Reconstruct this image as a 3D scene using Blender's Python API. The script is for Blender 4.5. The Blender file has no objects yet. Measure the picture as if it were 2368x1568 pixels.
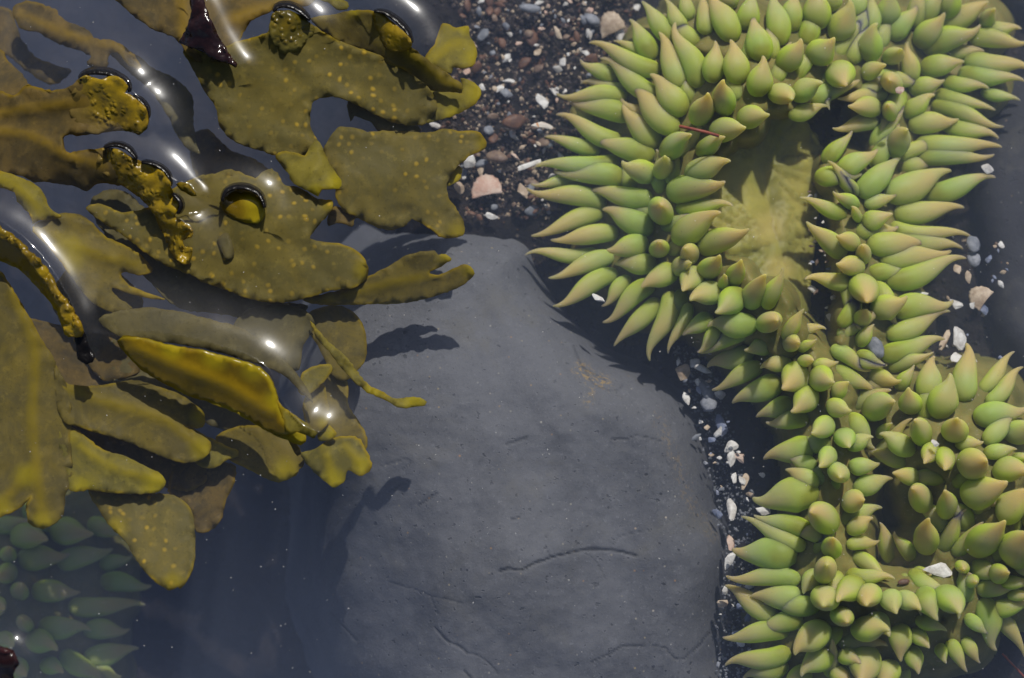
import bpy, bmesh, math, random
import numpy as np
from mathutils import Vector, Matrix, noise
from mathutils.geometry import delaunay_2d_cdt

random.seed(7)
sc = bpy.context.scene
col = sc.collection
R = math.radians

# ------------------------------------------------------------------ camera
W, H = 2368.0, 1568.0            # working pixel grid of the picture
PX = 0.296 / W                   # metres per pixel at the water surface
cam_d = bpy.data.cameras.new('camera')
cam = bpy.data.objects.new('camera', cam_d); col.objects.link(cam)
TILT, DIST = R(12.0), 0.70
AIM = Vector((0, 0, -0.012))
cam.location = AIM + Vector((0, -math.sin(TILT), math.cos(TILT))) * DIST
cam.rotation_euler = (TILT, 0, 0)
cam_d.sensor_width = 36.0
cam_d.lens = 36.0 * DIST / 0.296
cam_d.clip_start, cam_d.clip_end = 0.01, 50.0
cam_d.dof.use_dof = True
cam_d.dof.focus_distance = DIST + 0.006
cam_d.dof.aperture_fstop = 9.0
sc.camera = cam
CM = Matrix.Translation(cam.location) @ cam.rotation_euler.to_matrix().to_4x4()
CR = np.array(CM.to_3x3()); CL = np.array(cam.location)
K = 36.0 / cam_d.lens / W

def at(px, py, z):
    d = CR @ np.array(((px - W / 2) * K, -(py - H / 2) * K, -1.0))
    s = (z - CL[2]) / d[2]
    return Vector(CL + d * s)

# ------------------------------------------------------------------ world, sun, exposure
SUN = Vector((0.16, 0.56, 0.80)).normalized()
w = bpy.data.worlds.new("World"); sc.world = w; w.use_nodes = True
nt = w.node_tree; nt.nodes.clear()
o_ = nt.nodes.new('ShaderNodeOutputWorld'); b_ = nt.nodes.new('ShaderNodeBackground')
s_ = nt.nodes.new('ShaderNodeTexSky'); s_.sky_type = 'NISHITA'; s_.sun_disc = False
s_.sun_elevation = math.asin(SUN.z); s_.sun_rotation = math.atan2(SUN.x, SUN.y)
s_.dust_density = 2.0
b_.inputs['Strength'].default_value = 0.065
nt.links.new(s_.outputs[0], b_.inputs[0]); nt.links.new(b_.outputs[0], o_.inputs[0])
sd = bpy.data.lights.new('sun', 'SUN'); so = bpy.data.objects.new('sun', sd); col.objects.link(so)
sd.energy = 3.6; sd.angle = R(0.6); sd.color = (1.0, 0.97, 0.91)
so.rotation_euler = SUN.to_track_quat('Z', 'Y').to_euler()
sc.view_settings.view_transform = 'Standard'; sc.view_settings.look = 'None'
sc.view_settings.exposure = -0.1; sc.view_settings.gamma = 1.0; sc.view_settings.use_curve_mapping = False
sc.render.engine = 'CYCLES'
sc.cycles.use_denoising = True
sc.cycles.max_bounces = 8; sc.cycles.volume_bounces = 1; sc.cycles.transparent_max_bounces = 12
sc.cycles.caustics_reflective = False; sc.cycles.caustics_refractive = False
sc.cycles.sample_clamp_indirect = 4.0

# ------------------------------------------------------------------ helpers
def tag(o, label=None, cat=None, group=None, kind=None):
    if label: o['label'] = label
    if cat: o['category'] = cat
    if group: o['group'] = group
    if kind: o['kind'] = kind
    return o

def empty(name, loc):
    o = bpy.data.objects.new(name, None); col.objects.link(o); o.location = loc
    o.empty_display_size = 0.005
    return o

def mesh_obj(name, verts, faces, mat, parent=None, attrs=None, smooth=True, origin=None):
    me = bpy.data.meshes.new(name)
    org = Vector(origin) if origin is not None else Vector((0, 0, 0))
    if parent is not None and origin is None: org = Vector(parent.location)
    V = [tuple(Vector(v) - org) for v in verts]
    me.from_pydata(V, [], [tuple(f) for f in faces])
    if attrs:
        for k, a in attrs.items():
            at_ = me.attributes.new(k, 'FLOAT', 'POINT'); at_.data.foreach_set('value', np.asarray(a, dtype=np.float32))
    if smooth: me.polygons.foreach_set('use_smooth', [True] * len(me.polygons))
    me.update()
    o = bpy.data.objects.new(name, me); col.objects.link(o)
    if mat: me.materials.append(mat)
    if parent is not None: o.parent = parent
    if origin is not None: o.location = org
    return o

def polydist(P, pts, closed=False):
    """distance of points P (n,2) to a polyline, and the vector from the line to the point"""
    P = np.asarray(P, float); L = [np.asarray(p, float) for p in pts]
    best = np.full(len(P), 1e9); vec = np.zeros((len(P), 2))
    n = len(L)
    for i in range(n if closed else n - 1):
        a, b = L[i], L[(i + 1) % n]; ab = b - a; q = max(ab @ ab, 1e-9)
        t = np.clip(((P - a) @ ab) / q, 0, 1); v = P - (a + t[:, None] * ab)
        d = np.hypot(v[:, 0], v[:, 1]); m = d < best
        best[m] = d[m]; vec[m] = v[m]
    return best, vec

def inside(P, poly):
    P = np.asarray(P, float); x, y = P[:, 0], P[:, 1]; r = np.zeros(len(P), bool); n = len(poly)
    for i in range(n):
        x1, y1 = poly[i]; x2, y2 = poly[(i + 1) % n]
        if y1 == y2: continue
        c = (y1 > y) != (y2 > y)
        r ^= c & (x < (x2 - x1) * (y - y1) / (y2 - y1) + x1)
    return r

def sstep(a, b, x):
    t = np.clip((np.asarray(x, float) - a) / (b - a), 0, 1); return t * t * (3 - 2 * t)

def catmull(pts, closed=True, step=7.0, tight=0.5):
    out = []; n = len(pts)
    P = [np.asarray(p, float) for p in pts]
    for i in range(n if closed else n - 1):
        if closed: p0, p1, p2, p3 = P[i - 1], P[i], P[(i + 1) % n], P[(i + 2) % n]
        else: p0, p1, p2, p3 = P[max(i - 1, 0)], P[i], P[i + 1], P[min(i + 2, n - 1)]
        m = max(1, int(np.linalg.norm(p2 - p1) / step))
        m1, m2 = (p2 - p0) * tight, (p3 - p1) * tight
        L = np.linalg.norm(p2 - p1)
        for mm in (m1, m2):
            l = np.linalg.norm(mm)
            if l > L: mm *= L / l
        for k in range(m):
            t = k / m; t2, t3 = t * t, t * t * t
            out.append((2*t3 - 3*t2 + 1) * p1 + (t3 - 2*t2 + t) * m1 + (-2*t3 + 3*t2) * p2 + (t3 - t2) * m2)
    if not closed: out.append(P[-1])
    return [tuple(p) for p in out]

def nz(x, y, z=0.0): return noise.noise(Vector((x, y, z)))

# ------------------------------------------------------------------ materials
class NT:
    def __init__(s, name):
        s.m = bpy.data.materials.new(name); s.m.use_nodes = True; s.t = s.m.node_tree; s.t.nodes.clear()
        s.out = s.t.nodes.new('ShaderNodeOutputMaterial')
    def n(s, typ, ins=None, **kw):
        nd = s.t.nodes.new(typ)
        for k, v in kw.items(): setattr(nd, k, v)
        for k, v in (ins or {}).items():
            i = nd.inputs[k]
            if hasattr(v, 'is_output') or isinstance(v, bpy.types.NodeSocket): s.t.links.new(v, i)
            else: i.default_value = (v + (1,)) if isinstance(v, tuple) and len(v) == 3 and i.type == 'RGBA' else v
        return nd
    def mixc(s, f, a, b, blend='MIX'):
        nd = s.t.nodes.new('ShaderNodeMix'); nd.data_type = 'RGBA'; nd.blend_type = blend
        for i, v in ((0, f), (6, a), (7, b)):
            if isinstance(v, bpy.types.NodeSocket): s.t.links.new(v, nd.inputs[i])
            else: nd.inputs[i].default_value = (v + (1,)) if isinstance(v, tuple) and len(v) == 3 else v
        return nd.outputs[2]
    def ramp(s, fac, stops, interp='LINEAR'):
        nd = s.t.nodes.new('ShaderNodeValToRGB'); nd.color_ramp.interpolation = interp
        e = nd.color_ramp.elements
        while len(e) < len(stops): e.new(0.5)
        for el, (p, c) in zip(e, stops): el.position = p; el.color = (c + (1,)) if isinstance(c, tuple) else (c, c, c, 1)
        s.t.links.new(fac, nd.inputs[0]); return nd.outputs[0]
    def math(s, op, a, b=0.0, clamp=False):
        nd = s.t.nodes.new('ShaderNodeMath'); nd.operation = op; nd.use_clamp = clamp
        for i, v in enumerate((a, b)):
            if isinstance(v, bpy.types.NodeSocket): s.t.links.new(v, nd.inputs[i])
            else: nd.inputs[i].default_value = v
        return nd.outputs[0]
    def maprange(s, v, a, b, c=0.0, d=1.0):
        nd = s.t.nodes.new('ShaderNodeMapRange'); nd.interpolation_type = 'SMOOTHSTEP'
        s.t.links.new(v, nd.inputs[0])
        for i, q in enumerate((a, b, c, d)): nd.inputs[i + 1].default_value = q
        return nd.outputs[0]
    def attr(s, name): return s.n('ShaderNodeAttribute', attribute_name=name).outputs['Fac']
    def geo(s): return s.n('ShaderNodeNewGeometry').outputs['Position']
    def noise(s, scale, detail=4.0, rough=0.55, vec=None, dist=0.0):
        return s.n('ShaderNodeTexNoise', {'Vector': vec or s.geo(), 'Scale': scale, 'Detail': detail, 'Roughness': rough, 'Distortion': dist}).outputs['Fac']
    def bump(s, h, strength=0.5, dist=0.001, normal=None):
        ins = {'Height': h, 'Strength': strength, 'Distance': dist}
        if normal: ins['Normal'] = normal
        return s.n('ShaderNodeBump', ins).outputs[0]
    def done(s, sh, vol=None):
        if sh: s.t.links.new(sh, s.out.inputs['Surface'])
        if vol: s.t.links.new(vol, s.out.inputs['Volume'])
        return s.m

def weed_mat(name, base, dark, tip=(0.30, 0.25, 0.02), edge=(0.30, 0.20, 0.02), spots=0.0, rough=0.45, trans=0.52, bumpy=0.25, warts=0.0, wartc=None, ribc=None, spec=0.06, root=None):
    m = NT(name)
    g = m.geo()
    n1 = m.noise(70, 6, 0.7, dist=0.6); n2 = m.noise(340, 5, 0.65)
    c = m.mixc(m.maprange(n1, 0.38, 0.62), dark, base)
    c = m.mixc(m.math('MULTIPLY', m.maprange(n2, 0.52, 0.75), 0.45), c, tuple(x * 1.7 for x in base))
    c = m.mixc(m.math('MULTIPLY', m.maprange(m.noise(900, 3), 0.58, 0.72), 0.35), c, tuple(x * 0.45 for x in dark))
    rb = m.math('MULTIPLY', m.maprange(m.attr('rib'), 0.0, 1.0, 1.0, 0.0), 0.75)
    c = m.mixc(rb, c, ribc or tuple(x * 1.9 for x in base))
    c = m.mixc(m.math('MULTIPLY', m.attr('tip'), 0.85), c, tip)
    ed = m.math('MULTIPLY', m.maprange(m.attr('edge'), 0.0, 0.0011, 0.95, 0.0), m.maprange(m.noise(60, 2), 0.40, 0.62))
    c = m.mixc(ed, c, edge)
    h = m.math('MULTIPLY', n2, 0.4)
    if root: c = m.mixc(m.attr('high'), root, c)
    if spots > 0:
        wob = m.n('ShaderNodeVectorMath', {0: g, 1: m.n('ShaderNodeVectorMath', {0: m.n('ShaderNodeTexNoise', {'Vector': g, 'Scale': 90.0}).outputs['Color'], 1: (0.003,)*3}, operation='MULTIPLY').outputs[0]}, operation='ADD').outputs[0]
        v = m.n('ShaderNodeTexVoronoi', {'Vector': wob, 'Scale': 310.0, 'Randomness': 1.0}, voronoi_dimensions='2D')
        d = v.outputs['Distance']; rnd = m.n('ShaderNodeSeparateColor', {0: v.outputs['Color']}).outputs[0]
        sp = m.math('MULTIPLY', m.maprange(d, 0.06, 0.30, 1.0, 0.0), m.maprange(rnd, 0.25, 1.0))
        sp = m.math('MULTIPLY', sp, m.maprange(m.noise(42, 3), 0.34, 0.56))
        c = m.mixc(m.math('MULTIPLY', sp, spots), c, (0.74, 0.50, 0.06))
        h = m.math('ADD', h, m.math('MULTIPLY', sp, 0.4))
    if warts > 0:
        v = m.n('ShaderNodeTexVoronoi', {'Vector': g, 'Scale': 520.0}).outputs['Distance']
        wa = m.math('MULTIPLY', m.maprange(v, 0.0, 0.6, 1.0, 0.0), m.maprange(m.noise(120, 2), 0.35, 0.6))
        if root: wa = m.math('MULTIPLY', wa, m.attr('high'))
        h = m.math('ADD', h, m.math('MULTIPLY', wa, warts))
        c = m.mixc(m.math('MULTIPLY', wa, 0.35), c, wartc or (0.42, 0.27, 0.02))
    nrm = m.bump(h, bumpy, 0.0008)
    if root: spec = m.math('MULTIPLY', m.attr('high'), spec)
    p = m.n('ShaderNodeBsdfPrincipled', {'Base Color': c, 'Roughness': rough, 'Specular IOR Level': spec, 'Normal': nrm})
    tr = m.n('ShaderNodeBsdfTranslucent', {'Color': m.mixc(1.0, c, (1.0, 0.92, 0.45), 'MULTIPLY'), 'Normal': nrm})
    mx = m.n('ShaderNodeMixShader', {0: trans, 1: p.outputs[0], 2: tr.outputs[0]})
    return m.done(mx.outputs[0])

M = {}
M['olive'] = weed_mat('olive_weed', (0.270, 0.208, 0.046), (0.180, 0.146, 0.050), ribc=(0.36, 0.27, 0.018), tip=(0.46, 0.37, 0.02), edge=(0.42, 0.30, 0.02))
M['spotted'] = weed_mat('spotted_weed', (0.270, 0.214, 0.052), (0.205, 0.172, 0.054), tip=(0.42, 0.33, 0.02), edge=(0.40, 0.29, 0.02), spots=0.85, bumpy=0.35)
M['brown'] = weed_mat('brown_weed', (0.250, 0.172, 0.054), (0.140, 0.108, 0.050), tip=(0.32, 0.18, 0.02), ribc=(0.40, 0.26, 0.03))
M['gold'] = weed_mat('gold_weed', (0.330, 0.220, 0.010), (0.210, 0.135, 0.008), tip=(0.46, 0.30, 0.008), edge=(0.36, 0.22, 0.008), spec=0.5, root=(0.180, 0.126, 0.036), rough=0.26, trans=0.25, bumpy=0.8, warts=1.2)
M['smooth_gold'] = weed_mat('smooth_gold_weed', (0.240, 0.150, 0.004), (0.195, 0.125, 0.004), tip=(0.46, 0.35, 0.008), edge=(0.36, 0.27, 0.008), rough=0.22, trans=0.25, bumpy=0.12, spec=0.4)
M['yellow'] = weed_mat('yellow_weed', (0.330, 0.275, 0.048), (0.220, 0.190, 0.052), ribc=(0.44, 0.35, 0.02), tip=(0.52, 0.43, 0.02), edge=(0.48, 0.35, 0.02))
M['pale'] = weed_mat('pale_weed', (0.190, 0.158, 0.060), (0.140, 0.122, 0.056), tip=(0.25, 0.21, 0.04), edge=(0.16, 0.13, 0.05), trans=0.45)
M['knob'] = weed_mat('warty_olive_weed', (0.150, 0.115, 0.010), (0.085, 0.068, 0.010), tip=(0.30, 0.20, 0.01), edge=(0.25, 0.17, 0.01), spec=0.5, root=(0.165, 0.142, 0.040), rough=0.25, trans=0.25, bumpy=0.7, warts=1.3)
M['purple'] = weed_mat('purple_weed', (0.030, 0.011, 0.010), (0.014, 0.006, 0.007), tip=(0.03, 0.01, 0.01), edge=(0.03, 0.01, 0.01), spec=0.5, rough=0.12, trans=0.1, bumpy=0.5, warts=0.6, wartc=(0.035, 0.012, 0.016))
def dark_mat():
    m = NT('black_weed_and_meniscus')  # black weed of the frayed tip, and the painted dark of the meniscus strips
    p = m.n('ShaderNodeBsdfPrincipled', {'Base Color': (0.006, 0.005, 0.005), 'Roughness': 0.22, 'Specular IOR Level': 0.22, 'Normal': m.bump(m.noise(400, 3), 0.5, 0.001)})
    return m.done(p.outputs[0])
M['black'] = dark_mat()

def tentacle_mat(name, sat=1.0):
    m = NT(name)
    t = m.math('ADD', m.math('ADD', m.attr('along'), m.math('MULTIPLY', m.math('SUBTRACT', m.attr('hue'), 0.55), 0.34)), m.math('MULTIPLY', m.math('SUBTRACT', m.noise(70, 3), 0.5), 0.25))
    c = m.ramp(t, [(0.0, (0.240, 0.265, 0.034)), (0.14, (0.310, 0.365, 0.075)), (0.36, (0.390, 0.385, 0.150)), (0.58, (0.440, 0.350, 0.165)), (1.0, (0.47, 0.295, 0.150))])
    sd2 = m.math('MULTIPLY', m.maprange(m.attr('side'), 0.45, 1.0), m.maprange(t, 0.95, 0.35))
    c = m.mixc(m.math('MULTIPLY', sd2, 0.8), c, (0.350, 0.480, 0.032))
    c = m.mixc(m.math('MULTIPLY', m.attr('hue'), 0.25), c, (0.48, 0.48, 0.090))
    c = m.mixc(m.math('MULTIPLY', m.maprange(m.noise(45, 2), 0.48, 0.66), 0.30), c, (0.25, 0.44, 0.16))
    c = m.mixc(m.math('MULTIPLY', m.maprange(m.noise(1500, 2), 0.70, 0.76), 0.5), c, (0.10, 0.09, 0.04))
    p = m.n('ShaderNodeBsdfPrincipled', {'Base Color': c, 'Roughness': 0.5, 'Specular IOR Level': 0.15,
            'Subsurface Weight': 1.0, 'Subsurface Scale': 0.0065, 'Subsurface Radius': (1.0, 1.0, 0.25),
            'Normal': m.bump(m.noise(220, 3), 0.12, 0.001)})
    return m.done(p.outputs[0])
M['tentacle'] = tentacle_mat('tentacle_flesh')
def flesh(name, a, b, sc_=60):
    m = NT(name)
    c = m.mixc(m.maprange(m.noise(sc_, 5, 0.6), 0.35, 0.65), a, b)
    c = m.mixc(m.math('MULTIPLY', m.maprange(m.noise(900, 2), 0.62, 0.72), 0.6), c, (0.30, 0.26, 0.16))
    p = m.n('ShaderNodeBsdfPrincipled', {'Base Color': c, 'Roughness': 0.55, 'Specular IOR Level': 0.2, 'Subsurface Weight': 0.4,
        'Subsurface Scale': 0.003, 'Normal': m.bump(m.noise(180, 4), 0.4, 0.001)})
    return m.done(p.outputs[0])
M['body'] = flesh('column_flesh', (0.150, 0.140, 0.032), (0.240, 0.205, 0.055))
def disc_mat():
    m = NT('disc_flesh')
    c = m.mixc(m.maprange(m.noise(50, 5, 0.6), 0.35, 0.65), (0.26, 0.25, 0.045), (0.40, 0.35, 0.075))
    c = m.mixc(m.maprange(m.attr('rib'), 0.0, 1.0, 0.7, 0.0), c, (0.17, 0.165, 0.035))
    c = m.mixc(m.math('MULTIPLY', m.attr('tip'), 0.6), c, (0.50, 0.40, 0.13))
    p = m.n('ShaderNodeBsdfPrincipled', {'Base Color': c, 'Roughness': 0.5, 'Specular IOR Level': 0.2, 'Subsurface Weight': 0.9,
        'Subsurface Scale': 0.006, 'Subsurface Radius': (1.0, 0.9, 0.3), 'Normal': m.bump(m.noise(160, 4), 0.3, 0.001)})
    return m.done(p.outputs[0])
M['disc'] = disc_mat()

def rock_mat(name, a, b, k=1.0):
    m = NT(name)
    n1 = m.noise(22, 6, 0.6, dist=0.4); n2 = m.noise(260, 6, 0.7); n3 = m.noise(1300, 3, 0.6)
    c = m.mixc(m.maprange(n1, 0.32, 0.68), a, b)
    c = m.mixc(m.math('MULTIPLY', m.maprange(n2, 0.5, 0.72), 0.45), c, tuple(x * 1.55 for x in b))
    c = m.mixc(m.math('MULTIPLY', m.maprange(n3, 0.55, 0.68), 0.5), c, tuple(x * 0.45 for x in a))
    c = m.mixc(m.math('MULTIPLY', m.maprange(m.noise(1000, 3, 0.6, dist=0.3), 0.60, 0.72), 0.5), c, tuple(x * 2.0 for x in b))
    g = m.geo()
    v = m.n('ShaderNodeTexVoronoi', {'Vector': g, 'Scale': 330.0}); r = m.n('ShaderNodeSeparateColor', {0: v.outputs['Color']})
    sp = m.math('MULTIPLY', m.maprange(v.outputs['Distance'], 0.06, 0.15, 1, 0), m.maprange(r.outputs[0], 0.62, 0.65))
    c = m.mixc(m.math('MULTIPLY', sp, 0.75), c, m.ramp(r.outputs[1], [(0.0, (0.30, 0.30, 0.28)), (0.55, (0.34, 0.26, 0.12)), (0.8, (0.35, 0.17, 0.05)), (1.0, (0.45, 0.45, 0.40))]))
    pit = m.math('MULTIPLY', m.maprange(m.noise(520, 2, 0.5), 0.66, 0.74), 0.8)
    c = m.mixc(pit, c, (0.022, 0.023, 0.026))
    c = m.mixc(m.math('MULTIPLY', m.maprange(m.noise(9, 5, 0.65, dist=1.0), 0.42, 0.66), 0.55), c, tuple(x * 1.45 for x in b))
    c = m.mixc(m.math('MULTIPLY', m.maprange(m.noise(38, 5, 0.7, dist=0.5), 0.50, 0.68), 0.35), c, (0.125, 0.118, 0.098))
    sandy = m.math('MULTIPLY', m.attr('sand'), m.maprange(m.noise(700, 4, 0.7), 0.50, 0.60))
    c = m.mixc(sandy, c, (0.30, 0.21, 0.09))
    c = m.mixc(m.math('MULTIPLY', m.attr('crack'), 0.8), c, (0.018, 0.019, 0.022))
    h = m.math('ADD', m.math('MULTIPLY', n2, 0.6), m.math('MULTIPLY', n3, 0.25))
    h = m.math('SUBTRACT', m.math('SUBTRACT', h, pit), m.math('MULTIPLY', m.attr('crack'), 0.6))
    p = m.n('ShaderNodeBsdfPrincipled', {'Base Color': c, 'Roughness': 0.8, 'Specular IOR Level': 0.15, 'Normal': m.bump(h, 0.4 * k, 0.0012)})
    return m.done(p.outputs[0])
M['rock'] = rock_mat('grey_rock', (0.082, 0.084, 0.093), (0.106, 0.108, 0.117))
M['dark_rock'] = rock_mat('dark_rock', (0.020, 0.020, 0.023), (0.036, 0.036, 0.040))

def bed_mat():
    m = NT('seabed_silt')
    c = m.mixc(m.maprange(m.noise(60, 6, 0.7), 0.35, 0.65), (0.010, 0.009, 0.010), (0.035, 0.028, 0.024))
    g = m.geo()
    v = m.n('ShaderNodeTexVoronoi', {'Vector': g, 'Scale': 420.0}); r = m.n('ShaderNodeSeparateColor', {0: v.outputs['Color']})
    sp = m.math('MULTIPLY', m.math('MULTIPLY', m.maprange(v.outputs['Distance'], 0.12, 0.4, 1, 0), m.maprange(r.outputs[0], 0.55, 0.7)), m.attr('shallow'))
    c = m.mixc(m.math('MULTIPLY', sp, 0.5), c, m.ramp(r.outputs[1], [(0.0, (0.10, 0.06, 0.04)), (0.5, (0.07, 0.065, 0.06)), (0.8, (0.16, 0.08, 0.04)), (1.0, (0.25, 0.22, 0.19))]))
    p = m.n('ShaderNodeBsdfPrincipled', {'Base Color': c, 'Roughness': 0.9, 'Specular IOR Level': 0.1, 'Normal': m.bump(m.math('ADD', m.noise(300, 5, 0.7), sp), 0.9, 0.002)})
    return m.done(p.outputs[0])
M['bed'] = bed_mat()

def grit_mat(name, c1, c2, c3=None, scale=350, rough=0.5):
    m = NT(name)
    c = m.mixc(m.maprange(m.noise(scale, 4, 0.6), 0.4, 0.62), c1, c2)
    if c3: c = m.mixc(m.maprange(m.noise(scale * 0.6, 3, 0.6, dist=1.0), 0.54, 0.60), c, c3)
    p = m.n('ShaderNodeBsdfPrincipled', {'Base Color': c, 'Roughness': rough, 'Specular IOR Level': 0.3, 'Normal': m.bump(m.noise(900, 4, 0.6), 0.4, 0.0006)})
    return m.done(p.outputs[0])
M['white'] = grit_mat('white_shell', (0.72, 0.70, 0.66), (0.50, 0.47, 0.43))
M['cream'] = grit_mat('cream_shell', (0.55, 0.44, 0.32), (0.38, 0.28, 0.19))
M['pink'] = grit_mat('pink_shell', (0.52, 0.33, 0.25), (0.60, 0.46, 0.37))
M['orange'] = grit_mat('orange_stained_shell', (0.66, 0.60, 0.52), (0.58, 0.50, 0.42), (0.55, 0.22, 0.04))
M['rust'] = grit_mat('rust_pebble', (0.17, 0.085, 0.050), (0.10, 0.055, 0.038))
M['grey'] = grit_mat('grey_pebble', (0.16, 0.17, 0.19), (0.26, 0.27, 0.30))
M['blue'] = grit_mat('blue_grey_shell', (0.15, 0.18, 0.27), (0.28, 0.30, 0.38))
M['darkgrit'] = grit_mat('dark_grit', (0.055, 0.045, 0.042), (0.11, 0.085, 0.070), (0.15, 0.075, 0.045))
M['tan'] = grit_mat('tan_pebble', (0.23, 0.16, 0.11), (0.15, 0.10, 0.075))

# ------------------------------------------------------------------ SETTING: seabed, boulders, water
def grid_patch(x0, x1, y0, y1, step):
    xs = np.arange(x0, x1 + 1e-6, step); ys = np.arange(y0, y1 + 1e-6, step)
    X, Y = np.meshgrid(xs, ys); return X, Y

def grid_faces(ny, nx, keep=None):
    f = []
    for j in range(ny - 1):
        for i in range(nx - 1):
            q = (j * nx + i, (j + 1) * nx + i, (j + 1) * nx + i + 1, j * nx + i + 1)
            if keep is None or all(keep[k] for k in q): f.append(q)
    return f

def compact(V, F, attrs):
    used = sorted({i for f in F for i in f}); mp = {o: n for n, o in enumerate(used)}
    return [V[i] for i in used], [tuple(mp[i] for i in f) for f in F], {k: np.asarray(a)[used] for k, a in attrs.items()}

def bed_z(x, y):
    z = -0.078 - 0.045 * sstep(1000, 700, x) + 0.030 * sstep(700, 1050, x) * sstep(900, 500, y) * (1 - sstep(1400, 1600, x)) + 0.012 * sstep(1500, 1750, x)
    return z + 0.004 * nz(x / 90, y / 90) + 0.002 * nz(x / 25, y / 25, 5)
xs = np.concatenate([[-9000, -4000, -1500], np.arange(-400, 2801, 22), [3800, 6000, 11000]])
ys = np.concatenate([[-9000, -4000, -1500], np.arange(-400, 2001, 22), [3000, 6000, 10000]])
V = []; SHAL = []
for y in ys:
    for x in xs:
        p = at(min(max(x, -400), 2800), min(max(y, -400), 2000), bed_z(min(max(x, -400), 2800), min(max(y, -400), 2000)))
        SHAL.append(float(sstep(850, 1050, x)))
        V.append((p.x + (x - min(max(x, -400), 2800)) * PX * 1.1, p.y - (y - min(max(y, -400), 2000)) * PX * 1.1, p.z))
tag(mesh_obj('seabed', V, grid_faces(len(ys), len(xs)), M['bed'], attrs={'shallow': SHAL}), kind='structure')

def boulder(name, poly, ztop, depth, shoulder, mat, label, cracks=(), sand=(), step=4.2, tiltf=None):
    P = catmull(poly, True, 12)
    xs_ = [p[0] for p in P]; ys_ = [p[1] for p in P]; wscale = 0.62
    X, Y = grid_patch(min(xs_) - 60, max(xs_) + 60, min(ys_) - 60, max(ys_) + 60, step)
    Q = np.stack([X.ravel(), Y.ravel()], 1)
    d, _ = polydist(Q, P, True); ins = inside(Q, P); sd_ = np.where(ins, d, -d)
    k = np.clip(sd_ / shoulder, 0, 1)
    z = ztop - depth * (1 - np.sqrt(np.clip(1 - (1 - k) ** 2, 0, 1))) - np.where(sd_ < 0, -sd_ * PX * 3.0, 0)
    n_ = np.array([0.0045 * nz(a / 260, b / 260, 1) + 0.0008 * nz(a / 70, b / 70, 2) + 0.00025 * nz(a / 22, b / 22, 3) for a, b in Q])
    z = z + n_
    if tiltf is not None: z = z + tiltf(Q[:, 0], Q[:, 1])
    cr = np.zeros(len(Q))
    for pl, wd, st in cracks:
        pl = catmull(pl, False, 10)
        pl = [(a + 7 * nz(a / 34, b / 34, 9), b + 7 * nz(a / 34, b / 34, 19)) for a, b in pl]
        dd, _ = polydist(Q, pl); wv = np.array([0.55 + 0.8 * abs(nz(a / 30, b / 30, 4)) for a, b in Q])
        cr = np.maximum(cr, st * (1 - sstep(0.0, 1.25, dd / (wd * wscale * wv))))
    sa = np.zeros(len(Q))
    for pl, wd, st in sand:
        dd, _ = polydist(Q, pl); sa = np.maximum(sa, st * (1 - sstep(0.0, 1.0, dd / wd)))
    z = z - 0.0006 * cr
    V = [at(a, b, c) for (a, b), c in zip(Q, z)]
    F = grid_faces(X.shape[0], X.shape[1], sd_ > -50)
    V, F, A = compact(V, F, {'crack': cr, 'sand': sa})
    o = mesh_obj(name, V, F, mat, attrs=A, origin=at(sum(xs_) / len(xs_), sum(ys_) / len(ys_), ztop - depth))
    tag(o, label, 'rock'); return o

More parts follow.
